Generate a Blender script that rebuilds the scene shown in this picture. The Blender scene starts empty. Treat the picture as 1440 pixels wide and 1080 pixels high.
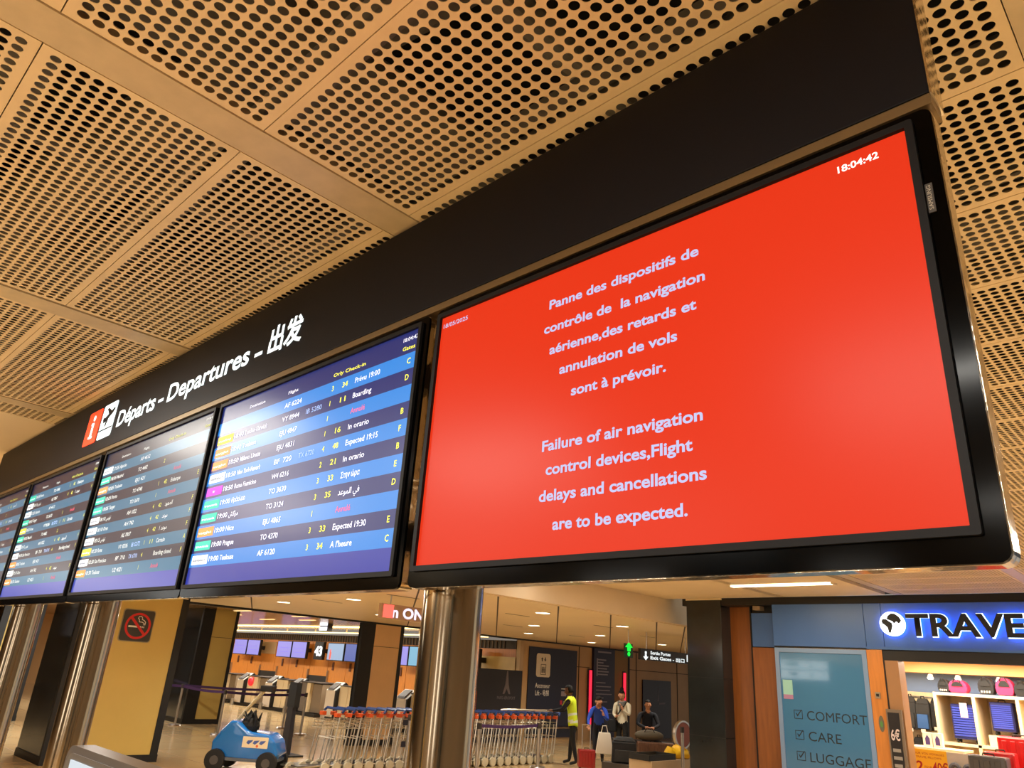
import bpy, bmesh, math, random
from mathutils import Vector, Matrix

# ------------------------------------------------------------------ camera, world, lights, exposure
SC = bpy.context.scene
COL = SC.collection
K = 1.87            # height of the lens above the floor; scene numbers below are relative to the lens
HC = 1.32           # perforated ceiling above the lens
D = 1.16            # distance to the plane of the screens
R = random.Random(7)

cam_d = bpy.data.cameras.new('camera')
cam = bpy.data.objects.new('camera', cam_d)
COL.objects.link(cam)
cam_d.sensor_width = 36.0
cam_d.lens = 1027.794 / 1440 * 36.0
cam_d.clip_start = 0.02
cam_d.clip_end = 300
r_ = Vector((0.72182671, 0.68918902, 0.06312443))
u_ = Vector((0.21013049, -0.30515529, 0.92883014))
f_ = Vector((-0.65940229, 0.65719003, 0.36508887))
cam.matrix_world = Matrix(((r_.x, u_.x, -f_.x, 0), (r_.y, u_.y, -f_.y, 0), (r_.z, u_.z, -f_.z, K), (0, 0, 0, 1)))
SC.camera = cam

SC.view_settings.view_transform = 'Standard'
SC.view_settings.look = 'None'
SC.view_settings.exposure = 0.0
SC.view_settings.gamma = 1.0
SC.view_settings.use_curve_mapping = False

w = bpy.data.worlds.new('world')
SC.world = w
w.use_nodes = True
w.node_tree.nodes['Background'].inputs[0].default_value = (1.0, 0.93, 0.84, 1)
w.node_tree.nodes['Background'].inputs[1].default_value = 0.55
SC.cycles.max_bounces = 8
SC.cycles.diffuse_bounces = 4
SC.cycles.glossy_bounces = 4
SC.cycles.sample_clamp_indirect = 6.0
SC.cycles.caustics_reflective = False
SC.cycles.caustics_refractive = False

WARM = (1.0, 0.955, 0.87)
def area(name, x, y, z, sx, sy, power, color=WARM, rot=(0, 0, 0)):
    l = bpy.data.lights.new(name, 'AREA')
    l.shape = 'RECTANGLE'; l.size = sx; l.size_y = sy
    l.energy = power; l.color = color
    o = bpy.data.objects.new(name, l)
    o.location = (x, y, z + K); o.rotation_euler = rot
    COL.objects.link(o)
    return o
# unseen fill lights added under the ceiling behind and beside the viewer, without fittings
for ix, x in enumerate((-6.3, -3.4, -0.6, 2.2)):
    for iy, y in enumerate((-6.5, -3.6, -1.0)):
        area('fill_and_strip_light', x, y, HC - 0.02, 1.3, 0.12, 68)
for x, y in ((-6.2, 4.2), (-3.5, 4.6), (-0.8, 4.6), (1.8, 4.4), (-6.2, 7.6), (-1.9, 7.9), (1.0, 7.6)):
    area('fill_and_strip_light', x, y, HC - 0.02, 1.3, 0.12, (95 if x > -0.9 else 60) if x > -6 else 8)  # added fill over the concourse, stronger on the right to brighten the ceiling

area('fill_and_strip_light', -4.5, 0.38, HC - 0.02, 1.4, 0.10, 29, (1.0, 0.95, 0.86))  # lamp added out of view for the glare on the blue screens
area('fill_and_strip_light', -9.8, 3.2, 0.91, 1.2, 0.5, 120)  # added fill under the low hall ceiling, this and the next one
area('fill_and_strip_light', -12.2, -1.5, 0.91, 1.2, 0.5, 120)
area('fill_and_strip_light', -18.5, 5.5, 1.09, 4.0, 0.5, 260)
area('fill_and_strip_light', -26.0, 9.5, 1.09, 5.0, 0.5, 380)
# ------------------------------------------------------------------ materials
def lin(c):
    return tuple(((v / 255) / 12.92 if v / 255 <= 0.04045 else ((v / 255 + 0.055) / 1.055) ** 2.4) for v in c)
MATS = {}
def mat(name, rgb, rough=0.5, metal=0.0, emit=None, es=0.0, spec=0.5, bump=0.0, bscale=60.0, vary=0.0, vscale=3.0,
        coat=0.0, stretch=None, aniso=0.0):
    if name in MATS: return MATS[name]
    m = bpy.data.materials.new(name); m.use_nodes = True
    nt = m.node_tree; p = nt.nodes['Principled BSDF']
    c = lin(rgb)
    p.inputs['Base Color'].default_value = (*c, 1)
    p.inputs['Roughness'].default_value = rough
    p.inputs['Metallic'].default_value = metal
    p.inputs['Specular IOR Level'].default_value = spec
    if coat: p.inputs['Coat Weight'].default_value = coat
    if aniso: p.inputs['Anisotropic'].default_value = aniso
    if emit is not None:
        p.inputs['Emission Color'].default_value = (*lin(emit), 1)
        p.inputs['Emission Strength'].default_value = es
    if vary or bump:
        tc = nt.nodes.new('ShaderNodeTexCoord')
        mp = nt.nodes.new('ShaderNodeMapping')
        if stretch: mp.inputs['Scale'].default_value = stretch
        nt.links.new(tc.outputs['Object'], mp.inputs['Vector'])
    if vary:
        n = nt.nodes.new('ShaderNodeTexNoise'); n.inputs['Scale'].default_value = vscale
        n.inputs['Detail'].default_value = 5
        nt.links.new(mp.outputs['Vector'], n.inputs['Vector'])
        cr = nt.nodes.new('ShaderNodeValToRGB')
        cr.color_ramp.elements[0].position = 0.3; cr.color_ramp.elements[1].position = 0.7
        cr.color_ramp.elements[0].color = (*[v * (1 - vary) for v in c], 1)
        cr.color_ramp.elements[1].color = (*[min(1, v * (1 + vary)) for v in c], 1)
        nt.links.new(n.outputs['Fac'], cr.inputs['Fac'])
        nt.links.new(cr.outputs['Color'], p.inputs['Base Color'])
    if bump:
        n2 = nt.nodes.new('ShaderNodeTexNoise'); n2.inputs['Scale'].default_value = bscale
        nt.links.new(mp.outputs['Vector'], n2.inputs['Vector'])
        b = nt.nodes.new('ShaderNodeBump'); b.inputs['Strength'].default_value = bump
        b.inputs['Distance'].default_value = 0.01
        nt.links.new(n2.outputs['Fac'], b.inputs['Height'])
        nt.links.new(b.outputs['Normal'], p.inputs['Normal'])
    MATS[name] = m
    return m

M = dict(
    panel=mat('perforated_metal', (224, 202, 164), 0.5, 0.0, vary=0.05, vscale=6, spec=0.4),
    beam=mat('beam_metal', (196, 178, 146), 0.35, 0.0, vary=0.08, vscale=14, spec=0.4),
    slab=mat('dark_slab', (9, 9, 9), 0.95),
    duct=mat('duct_grey', (112, 108, 102), 0.6, vary=0.15),
    plaster=mat('cream_plaster', (226, 208, 178), 0.8, vary=0.04, vscale=1.5),
    hallceil=mat('hall_ceiling_panel', (232, 212, 178), 0.45, vary=0.04, vscale=0.7),
    groove=mat('groove_dark', (70, 58, 44), 0.8),
    black=mat('black_gloss', (2, 2, 2), 0.12, spec=0.06),
    blackm=mat('black_matt', (14, 14, 15), 0.55),
    bezel=mat('bezel_grey', (22, 22, 24), 0.5, vary=0.06, vscale=30, spec=0.15),
    header=mat('header_black', (20, 20, 25), 0.5, vary=0.05, vscale=8, spec=0.12),
    chrome=mat('chrome_edge', (205, 195, 178), 0.12, 1.0, bump=0.15, bscale=25),
    ledge=mat('bronze_ledge', (122, 102, 70), 0.4, 0.7),
    steel=mat('brushed_steel', (196, 176, 144), 0.13, 1.0, bump=0.05, bscale=60, stretch=(1, 1, 0.01)),
    steel2=mat('satin_steel', (190, 186, 180), 0.3, 1.0),
    white_e=mat('white_lit', (230, 240, 245), 0.5, emit=(222, 243, 250), es=1.0),
    red_e=mat('orange_red_lit', (235, 60, 25), 0.5, emit=(244, 66, 24), es=1.0),
    stone=mat('dark_polished_stone', (36, 42, 46), 0.12, vary=0.35, vscale=2.5, spec=0.6),
    yellowp=mat('ochre_panel', (204, 176, 96), 0.42, vary=0.04, vscale=2),
    woodd=mat('brown_wood', (140, 84, 38), 0.35, vary=0.15, vscale=4, stretch=(6, 6, 0.6)),
    woodo=mat('orange_wood', (200, 128, 58), 0.4, vary=0.12, vscale=4, stretch=(6, 6, 0.6)),
    bluegrey=mat('blue_grey_panel', (62, 102, 166), 0.35, vary=0.03, vscale=2),
    teal=mat('teal_glass', (70, 124, 170), 0.06, spec=0.7, coat=0.4),
    etch=mat('etched_grey', (34, 48, 56), 0.4),
    dkblue=mat('navy_board', (20, 20, 42), 0.45),
    chara=mat('charcoal_board', (34, 31, 38), 0.5),
    offw=mat('off_white', (225, 215, 200), 0.6),
    red=mat('red_case', (196, 26, 24), 0.3, coat=0.3),
    bluec=mat('blue_case', (58, 72, 176), 0.35, coat=0.3),
    blackc=mat('black_fabric', (24, 24, 27), 0.75, bump=0.3, bscale=40),
    greyc=mat('grey_case', (74, 70, 68), 0.35, coat=0.2),
    pink=mat('pink_fabric', (206, 40, 96), 0.6),
    shelfw=mat('pale_wood', (236, 214, 174), 0.5, vary=0.06, vscale=3, stretch=(5, 5, 0.7)),
    scrubblue=mat('machine_blue', (14, 112, 196), 0.2, coat=0.6),
    rubber=mat('rubber', (18, 18, 18), 0.7),
    grill=mat('grille_dark', (52, 44, 40), 0.6),
)
def emis(name, rgb, s, rough=0.5): return mat(name, rgb, rough, emit=rgb, es=s)

# ------------------------------------------------------------------ mesh builder
def tag(o, label=None, cat=None, group=None, kind=None):
    if label: o['label'] = label
    if cat: o['category'] = cat
    if group: o['group'] = group
    if kind: o['kind'] = kind
    return o
def wloc(p):
    v = Vector((0, 0, 0))
    while p is not None:
        v = v + Vector(p.location); p = p.parent
    return v
class MB:
    def __init__(s, z0=K): s.v = []; s.f = []; s.m = []; s.z0 = z0; s.cur = 0
    def add(s, vs, fs):
        n = len(s.v)
        s.v += [tuple(v) for v in vs]
        for f in fs: s.f.append(tuple(i + n for i in f)); s.m.append(s.cur)
        return s
    def box(s, x0, x1, y0, y1, z0, z1):
        x0, x1 = min(x0, x1), max(x0, x1); y0, y1 = min(y0, y1), max(y0, y1); z0, z1 = min(z0, z1), max(z0, z1)
        return s.add([(x0, y0, z0), (x1, y0, z0), (x1, y1, z0), (x0, y1, z0), (x0, y0, z1), (x1, y0, z1), (x1, y1, z1), (x0, y1, z1)],
                     [(0, 3, 2, 1), (4, 5, 6, 7), (0, 1, 5, 4), (1, 2, 6, 5), (2, 3, 7, 6), (3, 0, 4, 7)])
    def frustum(s, c0, c1, h0, h1):   # centre+half sizes at the bottom and at the top
        vs = []
        for c, h in ((c0, h0), (c1, h1)):
            for a, b in ((-1, -1), (1, -1), (1, 1), (-1, 1)): vs.append((c[0] + a * h[0], c[1] + b * h[1], c[2]))
        return s.add(vs, [(0, 3, 2, 1), (4, 5, 6, 7), (0, 1, 5, 4), (1, 2, 6, 5), (2, 3, 7, 6), (3, 0, 4, 7)])
    def cyl(s, a, b, r, r2=None, n=12):
        a = Vector(a); b = Vector(b); r2 = r if r2 is None else r2
        d = (b - a).normalized(); t = Vector((0, 0, 1)) if abs(d.z) < 0.9 else Vector((1, 0, 0))
        e = d.cross(t).normalized(); g = d.cross(e)
        vs = []
        for c, rr in ((a, r), (b, r2)):
            for i in range(n):
                k = 2 * math.pi * i / n; vs.append(c + (e * math.cos(k) + g * math.sin(k)) * rr)
        fs = [(i, (i + 1) % n, n + (i + 1) % n, n + i) for i in range(n)]
        fs += [tuple(range(n))[::-1], tuple(range(n, 2 * n))]
        return s.add(vs, fs)
    def tube(s, pts, r, n=8):
        pts = [Vector(p) for p in pts]
        rings = []; vs = []
        up = None
        for i, p in enumerate(pts):
            d = (pts[min(i + 1, len(pts) - 1)] - pts[max(i - 1, 0)]).normalized()
            t = Vector((0, 0, 1)) if abs(d.z) < 0.9 else Vector((1, 0, 0))
            e = d.cross(t).normalized() if up is None else (up - d * up.dot(d)).normalized()
            up = e; g = d.cross(e)
            rr = r[i] if isinstance(r, (list, tuple)) else r
            for k in range(n):
                a = 2 * math.pi * k / n; vs.append(p + (e * math.cos(a) + g * math.sin(a)) * rr)
        fs = []
        for i in range(len(pts) - 1):
            for k in range(n):
                fs.append((i * n + k, i * n + (k + 1) % n, (i + 1) * n + (k + 1) % n, (i + 1) * n + k))
        fs += [tuple(range(n))[::-1], tuple(range((len(pts) - 1) * n, len(pts) * n))]
        return s.add(vs, fs)
    def ell(s, c, r, n=14, m=10, zmin=-1.0):
        vs = []; fs = []
        for j in range(m + 1):
            th = math.pi * j / m; z = max(math.cos(th), zmin)
            for i in range(n):
                a = 2 * math.pi * i / n
                vs.append((c[0] + r[0] * math.sin(th) * math.cos(a), c[1] + r[1] * math.sin(th) * math.sin(a), c[2] + r[2] * z))
        for j in range(m):
            for i in range(n):
                fs.append((j * n + i, (j + 1) * n + i, (j + 1) * n + (i + 1) % n, j * n + (i + 1) % n))
        return s.add(vs, fs)
    def prism(s, poly, o, u, v, t0, t1):
        # polygon (a,b) in the plane o + a*u + b*v, extruded from t0 to t1 along u x v
        o = Vector(o); u = Vector(u); v = Vector(v); nn = u.cross(v)
        n = len(poly); vs = [o + u * a + v * b + nn * t for t in (t0, t1) for a, b in poly]
        fs = [(i, (i + 1) % n, n + (i + 1) % n, n + i) for i in range(n)]
        fs += [tuple(range(n))[::-1], tuple(range(n, 2 * n))]
        return s.add(vs, fs)
    def build(s, name, m, parent=None, bevel=0.0, seg=2, smooth=False, local=False):
        ms = m if isinstance(m, (list, tuple)) else [m]
        me = bpy.data.meshes.new(name)
        z = 0 if local else s.z0
        off = Vector((0, 0, 0))
        if parent is not None and not local: off = wloc(parent)
        vs = [(v[0] - off.x, v[1] - off.y, v[2] + z - off.z) for v in s.v]
        loc = Vector((0, 0, 0))
        if parent is None and not local and vs:
            xs = [v[0] for v in vs]; ys = [v[1] for v in vs]; zs = [v[2] for v in vs]
            loc = Vector(((min(xs) + max(xs)) / 2, (min(ys) + max(ys)) / 2, min(zs)))
            vs = [(v[0] - loc.x, v[1] - loc.y, v[2] - loc.z) for v in vs]
        me.from_pydata(vs, [], s.f)
        me.polygons.foreach_set('material_index', s.m)
        for q in ms: me.materials.append(q)
        me.update()
        bm = bmesh.new(); bm.from_mesh(me)
        bmesh.ops.recalc_face_normals(bm, faces=bm.faces)
        if bevel:
            bmesh.ops.bevel(bm, geom=list(bm.edges), offset=bevel, segments=seg, profile=0.7, affect='EDGES', clamp_overlap=True)
        bm.to_mesh(me); bm.free()
        if smooth:
            me.polygons.foreach_set('use_smooth', [True] * len(me.polygons))
            try: me.set_sharp_from_angle(angle=math.radians(40))
            except Exception: pass
        o = bpy.data.objects.new(name, me); o.location = loc
        if parent is not None: o.parent = parent
        COL.objects.link(o)
        return o
def thing(name, label, cat, loc=(0, 0, 0), rz=0.0, group=None, kind=None, z0=K):
    o = bpy.data.objects.new(name, None); o.empty_display_size = 0.1
    o.location = (loc[0], loc[1], loc[2] + z0); o.rotation_euler = (0, 0, rz)
    COL.objects.link(o)
    return tag(o, label, cat, group, kind)
def struct(o): o['kind'] = 'structure'; return o
def B(x0, x1, y0, y1, z0, z1, z=K): return MB(z).box(x0, x1, y0, y1, z0, z1)
def copy_tree(o, parent=None):
    c = o.copy(); COL.objects.link(c); c.parent = parent
    for ch in list(o.children): copy_tree(ch, c)
    return c
def rrect(w, h, r, n=5):
    pts = []
    for cx, cy, a0 in ((w / 2 - r, h / 2 - r, 0), (-w / 2 + r, h / 2 - r, 90), (-w / 2 + r, -h / 2 + r, 180), (w / 2 - r, -h / 2 + r, 270)):
        for i in range(n + 1):
            a = math.radians(a0 + 90 * i / n); pts.append((cx + r * math.cos(a), cy + r * math.sin(a)))
    return pts
def ring_prism(mb, w, h, r, wi, hi, ri, o, u, v, t0, t1, n=5):
    # rounded frame with an opening
    a = rrect(w, h, r, n); b = rrect(wi, hi, ri, n)
    o = Vector(o); u = Vector(u); v = Vector(v); nn = u.cross(v); N = len(a)
    vs = []
    for t in (t0, t1):
        for pl in (a, b):
            vs += [o + u * p + v * q + nn * t for p, q in pl]
    fs = []
    for i in range(N):
        j = (i + 1) % N
        fs += [(i, j, N + j, N + i), (2 * N + i, 3 * N + i, 3 * N + j, 2 * N + j), (i, 2 * N + i, 2 * N + j, j), (N + i, N + j, 3 * N + j, 3 * N + i)]
    return mb.add(vs, fs)

# text as real thin letters
_cap = {}
def text(s, name, m, parent, o, u, v, cap, width=None, bold=0.0, align='L', ext=0.0012, label=None, res=3, space=1.0):
    """o: left end of the baseline (lens-relative), u: writing direction, v: up, cap: capital height, width: fitted width"""
    cu = bpy.data.curves.new('t', 'FONT'); cu.body = s; cu.size = 1.0; cu.resolution_u = res
    cu.offset = bold; cu.space_character = space; cu.extrude = 0.0
    ob = bpy.data.objects.new('t', cu); COL.objects.link(ob)
    bpy.context.view_layer.update()
    me = bpy.data.meshes.new_from_object(ob.evaluated_get(bpy.context.evaluated_depsgraph_get()))
    bpy.data.objects.remove(ob); bpy.data.curves.remove(cu)
    if not me.vertices: return None
    xs = [q.co.x for q in me.vertices]
    x0, x1 = min(xs), max(xs)
    sy = cap / 0.73; sx = sy if width is None else width / max(1e-6, (x1 - x0))
    if width is None and align != 'L': pass
    W = (x1 - x0) * sx
    sh = {'L': 0.0, 'C': -W / 2, 'R': -W}[align]
    u = Vector(u); v = Vector(v); n = u.cross(v)
    o = Vector(o) + Vector((0, 0, K)); off = wloc(parent) if parent is not None else Vector((0, 0, 0))
    for q in me.vertices:
        q.co = o + u * ((q.co.x - x0) * sx + sh) + v * (q.co.y * sy) + n * ext - off
    me.name = name; me.materials.clear(); me.materials.append(m)
    t = bpy.data.objects.new(name, me); COL.objects.link(t)
    if parent is not None: t.parent = parent
    if label: t['label'] = label
    return t
UX, UY, UZ = (1, 0, 0), (0, 1, 0), (0, 0, 1)
# plane facing the viewer (-Y): u=+X, v=+Z gives normal -Y.  Plane facing +X: u=+Y, v=+Z gives +X.

# ------------------------------------------------------------------ setting: floor, ceilings, walls
fl = mat('polished_floor', (206, 176, 130), 0.13, vary=0.08, vscale=0.5, spec=0.5)
o = B(-44, 6, -10, 42, -K - 0.2, -K).build('floor', fl); struct(o)
# tile joints on the floor as slightly proud thin dark strips in the seen part
jm = MB()
for i in range(0, 26): jm.box(-34 + i * 1.2 - 0.006, -34 + i * 1.2 + 0.006, 3, 24, -K, -K + 0.002)
for i in range(0, 18): jm.box(-34, -4, 3.2 + i * 1.2 - 0.006, 3.2 + i * 1.2 + 0.006, -K, -K + 0.002)
o = jm.build('tile_joint', mat('floor_joint', (150, 112, 66), 0.5)); o.name = 'trim_1'; struct(o); o['kind'] = 'structure'

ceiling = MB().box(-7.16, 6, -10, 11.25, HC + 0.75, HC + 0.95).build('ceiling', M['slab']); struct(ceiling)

PW, PD, PP, HR = 1.5536, 0.5035, 0.033, 0.0129
def perf_mesh(nx, ny, W, Dp, name):
    """sheet metal panel, nx by ny round holes, lipped edges; origin at its lower corner"""
    NS = 16; vs = []; fs = []
    mx = (W - nx * PP) / 2; my = (Dp - ny * PP) / 2; T = 0.002
    g = [[None] * (ny + 1) for _ in range(nx + 1)]
    for i in range(nx + 1):
        for j in range(ny + 1):
            g[i][j] = len(vs); vs.append((mx + i * PP, my + j * PP, 0))
    cs = [(math.cos(2 * math.pi * k / NS) * HR, math.sin(2 * math.pi * k / NS) * HR) for k in range(NS)]
    for i in range(nx):
        for j in range(ny):
            cx = mx + (i + .5) * PP; cy = my + (j + .5) * PP; b = len(vs)
            vs += [(cx + a, cy + c, 0) for a, c in cs]; vs += [(cx + a, cy + c, T) for a, c in cs]
            co = [g[i + 1][j + 1], g[i][j + 1], g[i][j], g[i + 1][j]]
            for q in range(4):
                for k in range(4):
                    fs.append((co[q], b + (q * 4 + k), b + (q * 4 + k + 1) % NS))
                fs.append((co[q], b + (q * 4 + 4) % NS, co[(q + 1) % 4]))
            for k in range(NS):
                l = (k + 1) % NS; fs.append((b + k, b + NS + k, b + NS + l, b + l))
    b = len(vs); E = 0.0012; L = 0.02
    vs += [(E, E, 0), (W - E, E, 0), (W - E, Dp - E, 0), (E, Dp - E, 0), (E, E, L), (W - E, E, L), (W - E, Dp - E, L), (E, Dp - E, L)]
    c = [g[0][0], g[nx][0], g[nx][ny], g[0][ny]]
    ed = [[g[i][0] for i in range(nx + 1)], [g[nx][j] for j in range(ny + 1)], [g[i][ny] for i in range(nx, -1, -1)], [g[0][j] for j in range(ny, -1, -1)]]
    for q in range(4):
        fs.append(tuple([b + q, b + (q + 1) % 4] + ed[q][::-1]))
        fs.append((b + q, b + 4 + q, b + 4 + (q + 1) % 4, b + (q + 1) % 4))
    me = bpy.data.meshes.new(name); me.from_pydata(vs, [], fs); me.materials.append(M['panel']); me.update()
    return me
pm = perf_mesh(46, 14, PW, PD, 'ceiling_panel')
pm2 = perf_mesh(7, 14, 0.255, PD, 'end_panel')
def place(me, name, x, y, z=HC):
    o = bpy.data.objects.new(name, me); o.parent = ceiling
    o.location = Vector((x, y, z + K)) - wloc(ceiling); COL.objects.link(o); return o
SE0 = 0.0955 * HC; ST = 0.3818 * HC
BEAM = [(-0.073, 0.02), (-1.345, -1.252), (-2.628, -2.535), (-3.905, -3.812)]
bays = {0: (-1.252, -0.073), 1: (-2.535, -1.345), 2: (-3.812, -2.628), -1: (0.02, 1.199)}
for k, (a, b) in bays.items():
    jr = {0: (-4, 22), 1: (-4, 22), 2: (-4, 9), -1: (-4, 22)}[k]
    for j in range(*jr):
        place(pm, 'ceiling_panel', ((a + b) / 2) * HC - PW / 2, SE0 + ST * j + 0.0003)
for j in range(-4, 3): place(pm2, 'end_panel', -3.905 * HC - 0.256, SE0 + ST * j)
for a, b in BEAM + [(1.199, 1.30)]:
    B(a * HC, b * HC, -2.0, 11.2, HC - 0.004, HC + 0.05).build('ceiling_beam', M['beam'], ceiling)
# rails and services in the void above the sheets
rl = MB()
for j in range(-4, 22):
    y = SE0 + ST * j
    for s in (-1, 1): rl.box(-5.1, 1.6, y + s * 0.037 - 0.016, y + s * 0.037 + 0.016, HC + 0.035, HC + 0.075)
o = rl.build('support_rail', M['duct'], ceiling)
dm = MB()
dm.cyl((-5, 0.15, HC + 0.42), (1.5, 1.25, HC + 0.42), 0.14, n=20)
dm.cyl((-1.1, -2, HC + 0.3), (-0.95, 8, HC + 0.3), 0.05, n=14)
dm.cyl((-2.6, -2, HC + 0.22), (-2.3, 8, HC + 0.22), 0.03, n=12)
dm.cyl((0.35, -2, HC + 0.26), (0.3, 9, HC + 0.26), 0.09, n=16)
dm.box(-4.5, -3.5, -2, 6, HC + 0.3, HC + 0.5); dm.box(-1.9, -1.5, -1, 9, HC + 0.28, HC + 0.34)
dm.box(-5, 1.5, 2.6, 2.9, HC + 0.25, HC + 0.4)
dm.box(-0.9, -0.55, 0.15, 0.5, HC + 0.12, HC + 0.2)
dm.build('air_duct', M['duct'], ceiling)
# plain plastered ceiling round the perforated field
pc = MB()
pc.box(-5.06, -3.59, SE0 + ST * 9 + 0.001, 11.2, HC, HC + 0.04)
pc.box(-7.16, -5.06, SE0 + ST * 3, 11.2, HC, HC + 0.04)
pc.box(-7.16, -5.415, -4, SE0 + ST * 3, HC, HC + 0.04)
pc.box(-7.16, 5.9, -10, -1.92, HC, HC + 0.04); pc.box(1.72, 5.9, -1.92, 11.2, HC, HC + 0.04)
pc.box(-5.415, -5.06, SE0 + ST * 3 + .001, 3.6, HC, HC + 0.04)
pc.build('plaster_ceiling', M['plaster'], ceiling)
# vertical plaster drop and the lower hall ceiling with its downlights
o = B(-7.26, -7.16, -10, 30, 0.94, HC + 0.9).build('trim_2', M['plaster']); struct(o)
ZL = 0.93
lowc = MB().box(-15.95, -7.26, -10, 40, ZL, ZL + 0.1).build('ceiling_low', M['hallceil']); struct(lowc)
gj = MB()
for (xa, ya), (xb, yb) in (((-7.27, 5.9), (-15.9, 12.6)), ((-7.27, 7.26), (-15.9, 15.9)), ((-7.27, 8.52), (-15.9, 18.6)), ((-7.27, 9.8), (-15.9, 21.4)), ((-7.27, 11.1), (-15.9, 24.2)), ((-7.27, 12.0), (-15.9, 25.8)), ((-7.27, 3.6), (-15.9, 8.2))):
    d = Vector((xb - xa, yb - ya, 0)).normalized(); n = Vector((-d.y, d.x, 0)) * 0.012
    gj.add([Vector((xa, ya, ZL - 0.002)) + n, Vector((xb, yb, ZL - 0.002)) + n, Vector((xb, yb, ZL - 0.002)) - n, Vector((xa, ya, ZL - 0.002)) - n,
            Vector((xa, ya, ZL)) + n, Vector((xb, yb, ZL)) + n, Vector((xb, yb, ZL)) - n, Vector((xa, ya, ZL)) - n],
           [(0, 1, 2, 3), (4, 5, 6, 7), (0, 1, 5, 4), (1, 2, 6, 5), (2, 3, 7, 6), (3, 0, 4, 7)])
gj.build('ceiling_joint', M['groove'], lowc)
sl = MB()
for x, y in ((-9.3, 9.8), (-11.7, 12.2), (-9.15, 12.1), (-11.9, 9.7), (-9.0, 7.0), (-11.5, 7.3), (-10.0, 14.9), (-12.4, 15.3)):
    sl.box(x - 0.02, x + 0.02, y - 0.30, y + 0.30, ZL - 0.003, ZL)
sl.build('air_slot', M['groove'], lowc)
o = B(-16.02, -15.9, -10, 40, ZL - 0.04, ZL + 0.16).build('trim_3', M['blackm']); struct(o)
# high ceiling over the check-in hall with glossy metal slats
mc = mat('slat_ceiling', (176, 142, 104), 0.22, 0.6, vary=0.2, vscale=3, stretch=(0.4, 4, 1))
hc2 = B(-44, -16.02, -10, 40, 1.12, 1.25).build('ceiling_hall', mc); struct(hc2)

lampm = emis('downlight_glow', (255, 240, 200), 9.0)
rimm = mat('lamp_rim', (230, 220, 200), 0.4)
DL = [(-8.32, 9.36, 'nearest downlight right of the big steel pole, in the cream ceiling'),
      (-10.84, 11.94, 'middle downlight of the three in line right of the big steel pole'),
      (-13.24, 14.39, 'lowest of the three downlights in line right of the big steel pole'),
      (-8.56, 11.9, 'downlight above the green exit sign, in the cream ceiling'),
      (-11.16, 14.64, 'downlight left of the green exit sign, upper of a pair'),
      (-13.87, 17.79, 'downlight left of the green exit sign, lower of a pair'),
      (-11.52, 17.84, 'downlight right behind the hanging direction sign'),
      (-12.8, 7.2, 'downlight farthest left in the cream ceiling above the check-in screens'),
      (-10.4, 7.08, 'downlight in the cream ceiling just below the second screen'),
      (-13.04, 9.61, 'downlight at the left end of the glowing red and white sign')]
for x, y, lb in DL:
    t = thing('downlight', 'round ' + lb, 'light', (x, y, ZL), group='downlights in the cream ceiling')
    MB().cyl((x, y, ZL - 0.012), (x, y, ZL), 0.118, n=24).build('diffuser', lampm, t)
    m_ = MB(); ring_prism(m_, 0.27, 0.27, 0.1349, 0.236, 0.236, 0.1179, (x, y, ZL), (1, 0, 0), (0, -1, 0), 0.0, 0.015); m_.build('rim', rimm, t)
    l = bpy.data.lights.new('downlight_lamp', 'SPOT'); l.energy = 200; l.color = (1.0, 0.94, 0.80); l.spot_size = 2.4; l.spot_blend = 0.8; l.shadow_soft_size = 0.1
    lo = bpy.data.objects.new('downlight_lamp', l); lo.location = (0, 0, -0.03); lo.parent = t; COL.objects.link(lo)

# linear lamp in the plain ceiling, in front of the shop
t = thing('strip_lamp', 'long bright strip lamp in the plain ceiling, left of the shop sign', 'light', (-4.46, 9.8, HC))
B(-5.16, -3.76, 9.75, 9.85, HC - 0.02, HC).build('diffuser', emis('strip_glow', (255, 240, 200), 5.0), t)
m_ = MB(); m_.box(-5.19, -5.16, 9.73, 9.87, HC - 0.025, HC); m_.box(-3.76, -3.73, 9.73, 9.87, HC - 0.025, HC); m_.build('end_cap', rimm, t)
area('fill_and_strip_light', -4.46, 9.8, HC - 0.03, 1.3, 0.1, 40, (1, .82, .58))

# walls that close the hall
def wall(name, mb, m): return struct(mb.build(name, m))
wall('wall_left', B(-40.2, -40, -10, 20, -K, 1.2), mat('far_wall', (190, 150, 100), 0.7, vary=0.15, vscale=0.4))
wall('wall_back', B(-44, 6, -10.2, -10, -K, HC + 0.94), mat('back_wall', (132, 122, 110), 0.6, vary=0.1, vscale=0.5))
wall('wall_right', B(6, 6.2, -10, 11.2, -K, HC + 0.94), mat('right_wall', (112, 104, 94), 0.6, vary=0.1, vscale=0.5))
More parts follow.
